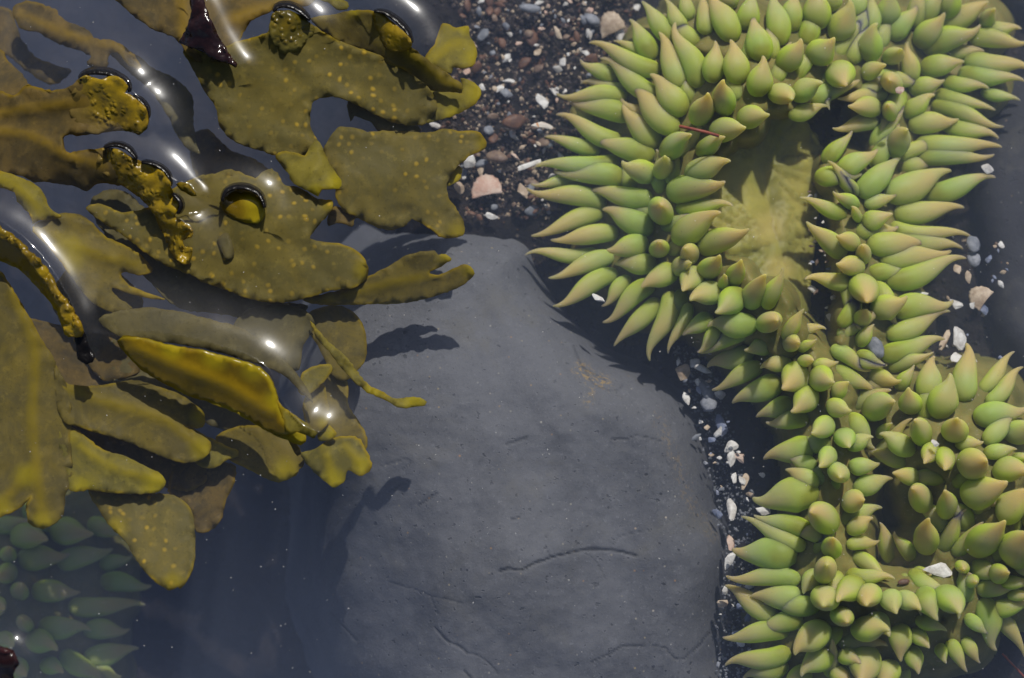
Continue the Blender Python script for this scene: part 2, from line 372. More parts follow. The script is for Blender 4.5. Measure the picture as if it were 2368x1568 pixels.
boulder('boulder', [(940, 530), (1060, 505), (1180, 515), (1245, 560), (1275, 660), (1330, 740), (1400, 815), (1490, 858), (1570, 905), (1625, 985), (1650, 1080),
        (1665, 1170), (1690, 1235), (1695, 1300), (1685, 1400), (1690, 1500), (1700, 1660), (1400, 1720), (1000, 1720), (800, 1640), (720, 1500), (690, 1380), (700, 1280), (720, 1150), (690, 1000), (700, 850), (760, 680), (850, 570)],
        -0.0345, 0.040, 150, M['rock'], 'big smooth blue grey boulder in the middle of the pool, cracked along its top',
        cracks=[([(1155, 1320), (1215, 1315), (1275, 1290), (1340, 1272), (1410, 1270), (1470, 1285)], 7, 1.0), ([(1370, 1535), (1430, 1500), (1490, 1490)], 7, 0.6),
                ([(1540, 1500), (1570, 1525), (1620, 1490), (1665, 1430)], 6, 0.7), ([(1005, 1455), (1040, 1480), (1080, 1512)], 7, 0.8), ([(900, 1345), (950, 1360), (1000, 1380), (1070, 1395)], 5, 0.35),
                ([(970, 1170), (1010, 1140)], 8, 0.5), ([(900, 1140), (930, 1120)], 8, 0.4), ([(1170, 1030), (1215, 1012), (1190, 1020)], 8, 0.5), ([(1410, 1020), (1460, 1008), (1530, 1020)], 5, 0.5),
                ([(1350, 840), (1365, 880), (1420, 905), (1440, 890)], 6, 0.5), ([(1330, 800), (1350, 850), (1400, 880)], 7, 0.5), ([(765, 1420), (800, 1455), (825, 1480)], 5, 0.6), ([(1075, 1550), (1090, 1575)], 9, 0.7), ([(1185, 1200), (1200, 1195)], 8, 0.7), ([(1275, 1290), (1260, 1250), (1285, 1215)], 4, 0.5), ([(1410, 1270), (1440, 1240), (1500, 1225)], 4, 0.45), ([(1340, 1272), (1380, 1300), (1400, 1340)], 4, 0.4), ([(1080, 1512), (1120, 1525), (1150, 1560)], 5, 0.5), ([(1000, 1380), (1010, 1420)], 4, 0.4), ([(1490, 1490), (1540, 1500)], 5, 0.5),
                ([(880, 1075), (950, 1065), (930, 1090)], 6, 0.3)],
        sand=[([(1340, 850), (1370, 875), (1400, 885)], 30, 0.9), ([(1520, 960), (1570, 1080), (1590, 1150), (1650, 1240)], 26, 0.28), ([(1370, 900), (1360, 930)], 18, 0.5)],
        tiltf=lambda x, y: -0.034 * sstep(1080, 660, x) * sstep(900, 1300, y) - 0.010 * sstep(1250, 1650, y) + 0.004 * np.exp(-((x - 1250) ** 2 + (y - 1000) ** 2) / 300 ** 2))
boulder('boulder', [(2290, 200), (2420, 150), (2700, 200), (2750, 600), (2700, 950), (2420, 960), (2320, 870), (2260, 760), (2235, 600), (2215, 440), (2230, 300)],
        -0.050, 0.035, 120, M['dark_rock'], 'dark nearly black rock at the right edge beside the large green anemone', step=9.0)
boulder('boulder', [(2240, -120), (2330, -100), (2600, -100), (2600, 120), (2330, 60), (2270, 20)],
        -0.055, 0.03, 80, M['dark_rock'], 'dark rock in the upper right corner behind the anemone tentacles', step=9.0)

# water: its body is a faintly cloudy volume; its surface is built where it climbs the seaweed
def water_vol():
    m = NT('cloudy_water')
    v = m.n('ShaderNodeVolumePrincipled', {'Color': (0.58, 0.70, 1.0), 'Density': 2.3, 'Anisotropy': 0.1})
    return m.done(None, v.outputs[0])
wx, wy0, wy1, zt, zb = 0.9, -0.9, 0.9, -0.0007, -0.14
V = [(sx * wx, y, z) for z in (zb, zt) for sx, y in ((-1, wy0), (1, wy0), (1, wy1), (-1, wy1))]
tag(mesh_obj('water', V, [(3, 2, 1, 0), (4, 5, 6, 7), (0, 1, 5, 4), (1, 2, 6, 5), (2, 3, 7, 6), (3, 0, 4, 7)], water_vol(), smooth=False), kind='structure')

def surf_mat():
    m = NT('water_skin')
    f = m.n('ShaderNodeFresnel', {'IOR': 1.34}).outputs[0]
    f = m.math('MULTIPLY', m.math('MULTIPLY', f, 1.0), m.attr('fade'))
    g1 = m.n('ShaderNodeBsdfGlossy', {'Color': (1, 1, 1), 'Roughness': 0.06})
    g2 = m.n('ShaderNodeBsdfGlossy', {'Color': (1, 1, 1), 'Roughness': 0.22})
    gm = m.n('ShaderNodeMixShader', {0: 0.22, 1: g1.outputs[0], 2: g2.outputs[0]})
    t = m.n('ShaderNodeBsdfTransparent', {'Color': (1, 1, 1)})
    mx = m.n('ShaderNodeMixShader', {0: f, 1: t.outputs[0], 2: gm.outputs[0]})
    return m.done(mx.outputs[0])

RISE = [  # edges of weed that break the surface: polyline, rise (m), spread (px)
    ([(182, 195), (205, 175), (250, 170), (290, 190), (306, 220), (336, 250), (342, 290)], 0.0036, 44),
    ([(240, 345), (310, 362), (360, 382), (395, 425), (414, 480), (408, 505), (440, 535), (446, 580)], 0.0034, 42),
    ([(412, 425), (435, 430), (452, 452)], 0.0022, 26),
    ([(508, 465), (525, 442), (560, 438), (598, 455), (614, 495)], 0.0032, 38),
    ([(628, 45), (640, 24), (670, 22), (700, 40), (715, 55)], 0.0030, 40),
    ([(862, 28), (890, 33), (930, 62), (952, 108)], 0.0036, 38),
    ([(445, -20), (470, 15), (490, 60), (520, 115), (548, 152)], 0.0024, 34),
    ([(-20, 505), (50, 552), (100, 605), (145, 675), (172, 730), (190, 775)], 0.0036, 48),
    ([(280, 770), (340, 770), (425, 782), (500, 802), (580, 830), (622, 865), (645, 925), (695, 985), (735, 1005)], 0.0046, 62),
    ([(5, 1515), (20, 1500), (35, 1525)], 0.0034, 34),
]
X, Y = grid_patch(-60, 1120, -60, 1160, 4.5)
def water_sheet(x0, x1, y0, y1, idx):
    X, Y = grid_patch(x0, x1, y0, y1, 4.5); Q = np.stack([X.ravel(), Y.ravel()], 1)
    h = np.zeros(len(Q))
    for i in idx:
        pl, a, s = RISE[i]
        d, v = polydist(Q, catmull(pl, False, 8)); n_ = np.maximum(d, 1e-6)
        side = (v[:, 0] * 0.45 - v[:, 1] * 0.9) / n_
        g = a * np.exp(-np.sqrt(d * d + 16) / s) * (0.08 + 0.92 * sstep(-0.35, 0.5, side))
        h = np.maximum(h, g) + 0.35 * np.minimum(h, g)
    h = h + 0.00007 * np.array([nz(a / 60, b / 60, 3) for a, b in Q])
    fade = sstep(0.00028, 0.0009, h)
    V = [at(a, b, c) for (a, b), c in zip(Q, h)]
    F = grid_faces(X.shape[0], X.shape[1], h > 0.00022)
    V, F, A = compact(V, F, {'fade': fade})
    return V, F, A
V, F, A = water_sheet(-60, 1120, -60, 1160, range(9))
V2, F2, A2 = water_sheet(-60, 180, 1400, 1640, [9])
o = mesh_obj('water_surface', list(V) + list(V2), list(F) + [tuple(i + len(V) for i in f) for f in F2], surf_mat(),
             attrs={'fade': np.concatenate([A['fade'], A2['fade']])})
tag(o, kind='structure')

# ------------------------------------------------------------------ ROCKWEED
def c3(pts): return [(x * .5, y * .5) + tuple(r) for x, y, *r in pts]
def c4(pts): return [(x * .5, 784 + y * .5) + tuple(r) for x, y, *r in pts]

ZF = {}
def sheet(name, outline, zp, mat, parent=None, ribs=(), tips=(), step=13.0, und=0.0009, thick=0.0005, wob=2.3, ribw=18.0, tipr=45.0, edge=True, origin=None, over=False, shape=None):
    ol = catmull(outline, True, 7)
    ol = [(a + wob * nz(a / 11, b / 11, 3) + wob * 0.6 * nz(a / 4, b / 4, 7), b + wob * nz(a / 11, b / 11, 13) + wob * 0.6 * nz(a / 4, b / 4, 17)) for a, b in ol]
    xs_ = [p[0] for p in ol]; ys_ = [p[1] for p in ol]
    X, Y = grid_patch(min(xs_), max(xs_), min(ys_), max(ys_), step)
    Q = np.stack([X.ravel(), Y.ravel()], 1); Q = Q + np.array([(random.uniform(-.3, .3) * step, random.uniform(-.3, .3) * step) for _ in Q])
    d, _ = polydist(Q, ol, True); Q = Q[inside(Q, ol) & (d > step * 0.45)]
    pts = [Vector(p) for p in ol] + [Vector(p) for p in Q]
    v2, _, f2, *_ = delaunay_2d_cdt(pts, [], [list(range(len(ol)))], 1, 1e-5)
    P = np.array([(v.x, v.y) for v in v2])
    zp = np.array(zp, float)
    s0 = outline[0][0] * 0.13
    n_z = len(zp); e2 = 40.0 ** 2
    A2 = np.sqrt(((zp[:, None, :2] - zp[None, :, :2]) ** 2).sum(2) + e2)
    pol = lambda q: np.c_[np.ones(len(q)), (q - zp[0, :2]) / 100.0] if n_z >= 4 else np.ones((len(q), 1))
    Pz = pol(zp[:, :2]); m_ = Pz.shape[1]
    sol = np.linalg.lstsq(np.block([[A2, Pz], [Pz.T, np.zeros((m_, m_))]]), np.r_[zp[:, 2], np.zeros(m_)], rcond=1e-9)[0]
    lo, hi = zp[:, 2].min() - .002, zp[:, 2].max() + .0012
    def idw(q):
        K_ = np.sqrt(((q[:, None, :] - zp[None, :, :2]) ** 2).sum(2) + e2)
        return np.clip(K_ @ sol[:n_z] + pol(q) @ sol[n_z:], lo, hi)
    def lower(q): return idw(q) + np.array([und * nz(a / 75, b / 75, s0) + und * 0.5 * nz(a / 30, b / 30, s0 + 3) for a, b in q])
    ed, _ = polydist(P, ol, True)
    z = idw(P); high = sstep(0.0002, 0.0016, z)
    if over: z = 0.5 * np.maximum(z, 0.0005) + ZF[parent.name](P)
    rough_edge = np.exp(-ed / 22.0)
    z = z + np.array([und * nz(a / 75, b / 75, s0) + und * 0.5 * nz(a / 30, b / 30, s0 + 3) for a, b in P]) + und * rough_edge * np.array([nz(a / 20, b / 20, s0 + 9) for a, b in P]) * 2.4
    if shape: z = shape(P, z)
    rib = np.ones(len(P))
    for r in ribs:
        rd, _ = polydist(P, catmull(r, False, 12)); rib = np.minimum(rib, np.clip(rd / ribw, 0, 1))
    z = z + 0.0008 * (1 - sstep(0, 1, rib))
    tp = np.zeros(len(P))
    for tx, ty, *tr in tips:
        q = tr[0] if tr else tipr
        tp = np.maximum(tp, 1 - sstep(0.2, 1.0, np.hypot(P[:, 0] - tx, P[:, 1] - ty) / q))
    V = [at(a, b, c) for (a, b), c in zip(P, z)]
    if parent is None and origin is None: origin = at(P[:, 0].mean(), P[:, 1].mean(), float(z.mean()))
    o = mesh_obj(name, V, f2, mat, parent, {'high': high, 'edge': ed * PX if edge else ed * 0 + 1, 'rib': rib, 'tip': tp}, origin=origin)
    md = o.modifiers.new('thickness', 'SOLIDIFY'); md.thickness = thick; md.offset = 0
    if over: md.thickness = 0.0006
    ZF[o.name] = lower
    return o

GRP = 'rockweed fronds floating in the pool'
def frond(label, outline, zp, mat, **kw):
    o = sheet('rockweed_frond', outline, zp, M[mat], **kw)
    tag(o, label, 'seaweed', GRP); return o

def part(name, root, outline, zp, mat, label=None, **kw):
    o = sheet(name, outline, zp, M[mat], parent=root, **kw)
    if label: o['label'] = label
    return o

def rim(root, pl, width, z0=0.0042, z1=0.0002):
    """strip painted black for the dark water refracted in the meniscus at a raised edge"""
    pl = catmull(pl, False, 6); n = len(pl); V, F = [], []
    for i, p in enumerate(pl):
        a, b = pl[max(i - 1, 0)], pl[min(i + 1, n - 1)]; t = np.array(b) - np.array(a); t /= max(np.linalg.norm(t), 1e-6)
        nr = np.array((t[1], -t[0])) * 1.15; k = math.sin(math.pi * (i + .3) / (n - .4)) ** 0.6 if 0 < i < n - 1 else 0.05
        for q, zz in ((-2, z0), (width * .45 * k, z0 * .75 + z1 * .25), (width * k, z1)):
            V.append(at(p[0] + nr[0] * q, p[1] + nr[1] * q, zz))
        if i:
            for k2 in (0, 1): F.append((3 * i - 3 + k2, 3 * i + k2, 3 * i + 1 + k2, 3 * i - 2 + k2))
    o = mesh_obj('dark_meniscus', V, F, M['black'], root); o['label'] = 'painted dark of the meniscus along the raised edge'
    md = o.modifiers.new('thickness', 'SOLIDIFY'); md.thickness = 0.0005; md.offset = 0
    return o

frond('blurred reddish brown frond lying deep in the upper left corner', c3([(60, 40), (120, 5), (240, 35), (300, 90), (400, 135), (450, 180), (540, 195), (620, 255), (655, 325), (585, 292), (540, 240), (502, 260), (492, 312), (400, 300), (420, 262), (330, 222), (250, 192), (180, 152), (90, 122)]),
      c3([(60, 40, -.030), (300, 120, -.024), (640, 300, -.020)]), 'brown', ribs=[c3([(90, 60), (350, 170), (560, 220)])], wob=4)
frond('reddish brown frond end at the left edge above the gold topped frond', c3([(-60, 215), (10, 232), (40, 285), (90, 330), (130, 385), (170, 430), (80, 470), (-60, 470)]),
      c3([(0, 240, -.02), (140, 420, -.010)]), 'brown', wob=3)
f = frond('large forked brown frond with warty gold tips standing out of the water', c3([(-40, 420), (30, 432), (70, 442), (130, 393), (180, 410), (260, 418), (330, 397), (372, 360), (400, 352), (470, 366), (520, 352), (570, 372), (590, 402), (578, 430), (602, 440), (640, 470), (668, 500), (680, 540), (676, 590), (640, 620), (600, 603), (520, 603), (440, 618), (370, 622), (300, 625), (288, 655), (308, 700), (330, 712), (400, 692), (470, 690), (540, 695), (600, 740), (590, 800), (560, 850), (500, 842), (440, 847), (400, 880), (350, 855), (250, 842), (150, 835), (90, 810), (-40, 795)]),
      c3([(-40, 600, -.006), (130, 500, -.003), (330, 480, -.0005), (330, 600, -.003), (470, 480, .001), (600, 480, .003), (640, 600, .0005), (480, 590, -.0025), (300, 760, -.005), (400, 860, -.010), (100, 800, -.009), (520, 760, -.001)]), 'brown',
      ribs=[c3([(-40, 530), (200, 490), (420, 470)]), c3([(-40, 600), (150, 630), (320, 720), (480, 770)])], und=.0011, thick=.0011)
part('raised_tip', f, c3([(345, 405), (372, 360), (400, 350), (470, 366), (520, 350), (572, 372), (592, 402), (580, 430), (604, 440), (642, 470), (672, 500), (684, 540), (678, 590), (645, 622), (600, 606), (520, 605), (440, 620), (370, 600), (330, 540), (320, 470)]),
     c3([(345, 405, .0004), (400, 350, .0025), (520, 350, .0040), (600, 430, .0036), (680, 540, .0030), (640, 620, .0010), (480, 610, .0004), (300, 520, .0002), (300, 430, .0002), (460, 480, .0016), (560, 500, .0026)]), 'gold', 'warty gold tip standing out of the water', over=True, und=.0010, step=9, thick=.0012, tips=c3([(560, 400), (650, 500), (480, 360)]))
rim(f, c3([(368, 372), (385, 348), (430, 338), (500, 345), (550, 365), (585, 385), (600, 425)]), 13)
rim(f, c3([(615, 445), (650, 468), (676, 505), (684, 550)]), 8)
part('raised_edge', f, c3([(470, 690), (540, 690), (610, 730), (680, 758), (740, 788), (788, 850), (803, 900), (828, 935), (825, 970), (803, 1000), (850, 1030), (890, 1062), (882, 1095), (848, 1110), (852, 1145), (890, 1150), (870, 1222), (820, 1202), (780, 1142), (745, 1062), (715, 990), (660, 925), (590, 870), (520, 830), (450, 770)]),
     c3([(470, 690, .002), (610, 730, .0070), (740, 790, .0100), (800, 900, .0125), (820, 960, .0135), (880, 1070, .0150), (870, 1220, .0130), (780, 1140, .0105), (700, 960, .0055), (600, 870, .0020), (480, 760, .0006), (690, 840, .0060)]), 'gold', 'crinkled gold edge standing out of the water', over=True, und=.0018, step=8, thick=.0012, tips=c3([(770, 900), (800, 960), (860, 1090), (860, 1180), (700, 790)]))
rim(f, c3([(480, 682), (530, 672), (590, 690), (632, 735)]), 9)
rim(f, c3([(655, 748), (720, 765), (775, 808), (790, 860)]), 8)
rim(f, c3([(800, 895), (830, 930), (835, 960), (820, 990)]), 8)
frond('small scrap of gold weed breaking the surface right of the crinkled gold edge', c3([(818, 848), (850, 842), (888, 875), (908, 906), (885, 905), (840, 880)]), c3([(820, 850, .002), (860, 850, .004), (905, 905, .002)]), 'gold', und=.0005, step=8)
frond('small pale yellow frond with a three pronged end at the left edge', c3([(-40, 785), (50, 805), (110, 828), (165, 855), (205, 900), (232, 965), (285, 1000), (240, 1016), (195, 1018), (150, 1037), (146, 1008), (130, 980), (80, 930), (68, 892), (20, 872), (-40, 860)]),
      c3([(-40, 820, -.006), (160, 920, -.004), (270, 1005, -.006)]), 'yellow', ribs=[c3([(-30, 820), (100, 880), (200, 1000)])], ribw=20)
frond('broad dull olive frond under the sheen left of centre, below the crinkled gold edge', c3([(150, 1060), (220, 1010), (300, 985), (400, 1010), (480, 1090), (560, 1128), (650, 1180), (705, 1250), (650, 1272), (560, 1262), (600, 1320), (765, 1385), (650, 1372), (520, 1330), (530, 1362), (610, 1425), (560, 1452), (430, 1402), (330, 1280), (240, 1160)]),
      c3([(200, 1060, -.007), (480, 1200, -.010), (700, 1250, -.014), (560, 1440, -.012)]), 'olive', ribs=[c3([(230, 1080), (400, 1160), (650, 1230)])], tips=c3([(300, 1180, 70)]))
f = frond('wide spotted olive frond with a round gold fold poking out of the water', c3([(400, 960), (470, 945), (560, 980), (680, 960), (820, 860), (940, 810), (1010, 800), (1060, 783), (1120, 800), (1180, 822), (1215, 795), (1255, 782), (1292, 812), (1310, 852), (1370, 866), (1420, 890), (1470, 922), (1537, 930), (1530, 972), (1500, 1012), (1450, 1072), (1432, 1102), (1500, 1120), (1580, 1130), (1650, 1160), (1692, 1205), (1697, 1280), (1640, 1330), (1540, 1342), (1440, 1372), (1340, 1396), (1220, 1396), (1120, 1372), (1020, 1332), (930, 1302), (890, 1272), (830, 1252), (740, 1212), (650, 1152), (560, 1082), (450, 1012)]),
      c3([(450, 980, -.010), (900, 900, -.007), (900, 1200, -.007), (1250, 800, -.006), (1120, 950, -.0015), (1500, 960, -.007), (1200, 1250, -.0065), (1650, 1250, -.009), (1350, 1390, -.010), (650, 1100, -.010)]), 'spotted',
      tips=c3([(1690, 1250, 40), (1520, 940, 30)]), und=.0012)
part('raised_fold', f, c3([(1022, 940), (1040, 898), (1085, 880), (1140, 884), (1190, 908), (1222, 958), (1222, 1000), (1195, 1030), (1140, 1030), (1080, 1005), (1035, 975)]),
     c3([(1022, 940, .002), (1085, 880, .0055), (1190, 905, .0065), (1222, 970, .0060), (1190, 1030, .0025), (1060, 1000, .0005), (1120, 960, .0030)]), 'smooth_gold', 'round gold fold poking out of the water', over=True, und=.0003, step=9, tips=c3([(1200, 1000, 50), (1180, 930, 40)]))
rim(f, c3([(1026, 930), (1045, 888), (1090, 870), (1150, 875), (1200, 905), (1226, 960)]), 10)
part('side_lobe', f, c3([(1005, 1110), (1050, 1075), (1075, 1130), (1082, 1180), (1045, 1202), (1025, 1160)]), c3([(1010, 1110, -.004), (1050, 1200, -.004)]), 'pale', und=.0003)
frond('brown frond at the top edge under the dark purple frond', c3([(440, -80), (560, 20), (640, 90), (720, 140), (790, 165), (840, 210), (880, 270), (960, 290), (1060, 260), (1110, 180), (1160, 100), (1240, 60), (1290, 25), (1430, 22), (1480, -80)]),
      c3([(560, 0, -.010), (840, 200, -.006), (1100, 100, -.004), (1400, 0, -.006)]), 'brown', ribs=[c3([(820, -60), (850, 50), (850, 170)]), c3([(1050, 100), (1250, 30), (1400, 0)])], ribw=25)
f = frond('large spotted olive frond at the upper centre with a warty knob out of the water', c3([(850, 230), (890, 310), (925, 380), (960, 440), (1000, 500), (1010, 560), (1050, 630), (1120, 670), (1220, 700), (1275, 722), (1330, 740), (1400, 720), (1470, 700), (1490, 690), (1440, 600), (1437, 520), (1450, 470), (1500, 450), (1560, 450), (1620, 470), (1700, 510), (1780, 550), (1860, 575), (1950, 578), (1985, 560), (2022, 505), (2010, 450), (1970, 390), (1910, 325), (1840, 300), (1740, 250), (1640, 215), (1570, 190), (1500, 150), (1440, 110), (1400, 75), (1330, 50), (1270, 55), (1250, 90), (1240, 150), (1180, 170), (1100, 190), (1000, 230)]),
      c3([(870, 250, -.006), (1020, 560, -.007), (1220, 690, -.007), (1460, 640, -.006), (1320, 110, .002), (1250, 230, -.001), (1430, 160, -.001), (1400, 300, -.003), (1650, 260, -.004), (1980, 500, -.010), (1700, 480, -.007), (1150, 400, -.004), (1000, 260, -.003)]), 'spotted', und=.0013)
part('raised_knob', f, c3([(1250, 95), (1262, 60), (1300, 48), (1350, 55), (1400, 78), (1430, 105), (1455, 130), (1440, 170), (1400, 215), (1350, 245), (1300, 240), (1262, 195), (1246, 140)]),
     c3([(1262, 60, .002), (1330, 50, .0032), (1400, 80, .003), (1450, 130, .0012), (1400, 215, .0003), (1300, 240, .0003), (1250, 150, .0008), (1330, 110, .0030)]), 'knob', 'warty olive knob out of the water', over=True, und=.0009, step=8, tips=c3([(1330, 110, 20)]))
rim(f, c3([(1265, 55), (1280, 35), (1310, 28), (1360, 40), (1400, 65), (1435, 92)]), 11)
part('curled_tip', f, c3([(1275, 722), (1310, 700), (1360, 705), (1410, 715), (1440, 670), (1470, 650), (1498, 700), (1525, 760), (1555, 800), (1578, 840), (1570, 872), (1490, 877), (1470, 908), (1420, 882), (1360, 850), (1330, 800), (1300, 760)]),
     c3([(1275, 722, -.006), (1360, 850, -.0035), (1470, 660, -.0055), (1570, 860, -.003), (1440, 780, -.0025)]), 'yellow', 'paler mottled tip curling upward', und=.0012, tips=c3([(1560, 850, 40), (1460, 890, 30)]))
frond('pale grey olive frond showing between two spotted fronds', c3([(1610, 468), (1700, 500), (1800, 550), (1900, 565), (1945, 608), (1850, 612), (1750, 606), (1720, 568), (1640, 538), (1622, 562)]), c3([(1620, 480, -.012), (1940, 605, -.013)]), 'pale', und=.0006)
f = frond('brown olive frond at the top with a folded shiny gold tip out of the water', c3([(1440, 90), (1550, 65), (1640, 47), (1720, 50), (1760, 68), (1800, 92), (1870, 152), (1900, 212), (1960, 262), (2040, 322), (2110, 370), (2132, 388), (2138, 424), (2060, 422), (1990, 416), (1950, 372), (1870, 322), (1780, 290), (1680, 240), (1560, 190)]),
      c3([(1500, 120, -.008), (1720, 60, -.002), (1830, 120, .001), (1890, 220, .001), (1780, 270, -.005), (2000, 330, -.004), (2130, 400, -.007)]), 'olive', ribs=[c3([(1880, 230), (2000, 340), (2120, 400)])], und=.0008, tips=c3([(1640, 60, 20)]))
part('raised_tip', f, c3([(1728, 60), (1760, 58), (1800, 88), (1850, 130), (1885, 165), (1902, 212), (1880, 236), (1830, 240), (1790, 225), (1760, 180), (1735, 120)]),
     c3([(1728, 58, .002), (1800, 85, .005), (1880, 160, .0058), (1895, 215, .002), (1830, 240, .0006), (1750, 160, .0005), (1830, 170, .0045)]), 'gold', 'folded shiny gold tip out of the water', over=True, und=.0009, step=8, tips=c3([(1810, 130, 25), (1830, 180, 25)]))
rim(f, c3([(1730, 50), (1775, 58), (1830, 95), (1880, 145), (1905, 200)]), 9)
frond('yellow fringed frond lobe beneath the folded shiny gold tip', c3([(1950, 420), (2050, 425), (2138, 427), (2130, 362), (2180, 376), (2222, 415), (2217, 455), (2150, 512), (2080, 540), (2000, 562), (1950, 560)]), c3([(1960, 500, -.012), (2200, 430, -.011)]), 'yellow', tips=c3([(2215, 430, 45), (2100, 530, 35)]), und=.0006)
frond('yellow green leaf shaped frond at the edge of the gravel near the top', c3([(1960, 290), (2010, 200), (2050, 108), (2110, 130), (2165, 120), (2172, 170), (2203, 222), (2197, 290), (2150, 317), (2095, 312), (2087, 342), (2030, 320)]), c3([(1990, 280, -.010), (2060, 120, -.015), (2195, 250, -.014)]), 'yellow', ribs=[c3([(2000, 280), (2080, 210), (2150, 200)])], tips=c3([(2195, 260, 40), (2150, 130, 25)]), und=.0006)
frond('broad spotted olive frond beside the shell gravel, ending in two square lobes', c3([(1490, 720), (1520, 645), (1560, 592), (1620, 588), (1700, 608), (1800, 606), (1900, 610), (2000, 612), (2060, 596), (2120, 606), (2200, 604), (2232, 628), (2252, 660), (2240, 690), (2180, 716), (2140, 746), (2092, 800), (2065, 862), (2080, 922), (2120, 982), (2146, 1042), (2140, 1087), (2080, 1102), (2030, 1090), (1975, 1050), (1905, 1012), (1880, 1042), (1800, 1062), (1720, 1042), (1650, 1002), (1590, 975), (1550, 900), (1560, 830)]),
      c3([(1520, 680, -.011), (1700, 900, -.012), (2230, 650, -.013), (2120, 1080, -.014), (1800, 1040, -.015)]), 'spotted', tips=c3([(2240, 660, 30), (2120, 1085, 40)]), und=.0010)
frond('tiny yellow frond tip in the notch beside the pink shell', c3([(2065, 862), (2075, 812), (2108, 768), (2136, 780), (2131, 822), (2100, 850)]), c3([(2070, 860, -.016), (2130, 780, -.016)]), 'yellow', tips=c3([(2110, 800, 50)]), und=.0003, step=8)
frond('small star shaped yellow frond tip under the broad spotted fronds', c3([(1515, 1042), (1520, 985), (1550, 953), (1600, 975), (1692, 979), (1645, 1010), (1625, 1047), (1570, 1030)]), c3([(1520, 1040, -.014), (1690, 980, -.015)]), 'brown', und=.0004, step=9)
frond('long forked olive frond pointing right over the grey boulder', c3([(1400, 1385), (1560, 1345), (1690, 1285), (1800, 1230), (1880, 1182), (1960, 1163), (2012, 1158), (2028, 1176), (2062, 1176), (2087, 1200), (2040, 1232), (1985, 1262), (2030, 1272), (2100, 1240), (2160, 1224), (2192, 1266), (2150, 1312), (2080, 1346), (2000, 1372), (1880, 1400), (1700, 1408), (1500, 1408)]),
      c3([(1450, 1390, -.014), (1800, 1300, -.012), (2050, 1190, -.010), (2180, 1260, -.010), (1900, 1390, -.016)]), 'olive', ribs=[c3([(1500, 1390), (1750, 1320), (2000, 1270)])], tips=c3([(2070, 1190, 30), (2180, 1250, 25)]), und=.0006)
frond('dark purple glossy frond standing out of the water at the top edge', c3([(882, -60), (925, -60), (948, 30), (980, 110), (1012, 172), (1052, 240), (1096, 302), (1050, 292), (990, 272), (930, 232), (872, 216), (834, 190), (868, 125), (885, 50)]),
      c3([(900, -40, .006), (950, 100, .005), (860, 190, .002), (1090, 300, .0005), (980, 260, .001)]), 'purple', und=.0012, step=9, thick=.0012)
frond('short yellow frond scrap at the top edge between two raised tips', c3([(1480, -60), (1560, -5), (1610, 12), (1605, 42), (1560, 44), (1530, 20), (1470, -10)]), c3([(1500, -20, -.005), (1600, 40, -.005)]), 'yellow', und=.0004, step=9)

# lower left
f = frond('dark brown frond at the left edge with a crusty rim and black frayed tip', c3([(-60, 1010), (0, 1060), (50, 1090), (110, 1150), (180, 1212), (230, 1290), (275, 1370), (320, 1440), (360, 1500), (345, 1550), (305, 1545), (270, 1440), (180, 1330), (90, 1240), (-60, 1160)]),
      c3([(-40, 1030, .004), (110, 1155, .0045), (230, 1300, .0045), (345, 1500, .0035), (290, 1500, .001), (180, 1320, -.002), (-40, 1150, -.003)]), 'smooth_gold', und=.0007, step=9, thick=.0012, tips=[])
part('crusty_rim', f, c3([(-60, 1000), (0, 1050), (60, 1088), (120, 1148), (190, 1210), (240, 1285), (285, 1365), (330, 1420), (362, 1490), (380, 1540), (345, 1560), (300, 1530), (280, 1440), (225, 1330), (150, 1225), (80, 1145), (-60, 1060)]),
     c3([(0, 1060, .0056), (120, 1170, .006), (250, 1330, .006), (330, 1480, .0056), (350, 1545, .004)]), 'gold', 'knobbly gold rim', und=.0014, step=7, thick=.0014, tips=c3([(330, 1500, 40), (200, 1260, 25)]))
part('frayed_tip', f, [(172, 768), (194, 768), (204, 798), (220, 825), (215, 836), (201, 843), (190, 838), (180, 832), (177, 805)], [(180, 770, .003), (205, 840, .001)], 'black', 'black frayed tip', und=.0006, step=7, wob=2.5)
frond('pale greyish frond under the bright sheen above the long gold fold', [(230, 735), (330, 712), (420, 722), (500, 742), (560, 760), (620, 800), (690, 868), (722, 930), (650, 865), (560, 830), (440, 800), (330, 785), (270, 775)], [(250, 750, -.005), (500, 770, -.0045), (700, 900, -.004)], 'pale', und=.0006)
f = frond('long smooth gold fold of weed lying at the surface, lower left of centre', c4([(545, 5), (565, -12), (640, -8), (700, 5), (770, 25), (850, 40), (930, 52), (1030, 78), (1100, 98), (1170, 120), (1230, 160), (1265, 220), (1285, 290), (1300, 350), (1330, 400), (1355, 430), (1330, 440), (1250, 425), (1190, 390), (1120, 350), (1060, 320), (980, 290), (880, 260), (800, 220), (720, 180), (650, 130), (590, 70)]),
      c4([(560, 0, .0015), (700, 5, .004), (930, 55, .006), (1170, 120, .0068), (1265, 230, .006), (1300, 350, .004), (1340, 430, .002), (1190, 380, -.002), (980, 280, -.003), (720, 175, -.003), (590, 70, -.001), (900, 150, .0025)]), 'smooth_gold',
      ribs=[c4([(620, 30), (850, 130), (1050, 210), (1250, 330)])], ribw=26, und=.0002, step=10, thick=.0013, tips=c4([(1285, 280, 40), (1000, 75, 45), (1180, 130, 45), (800, 40, 40)]))
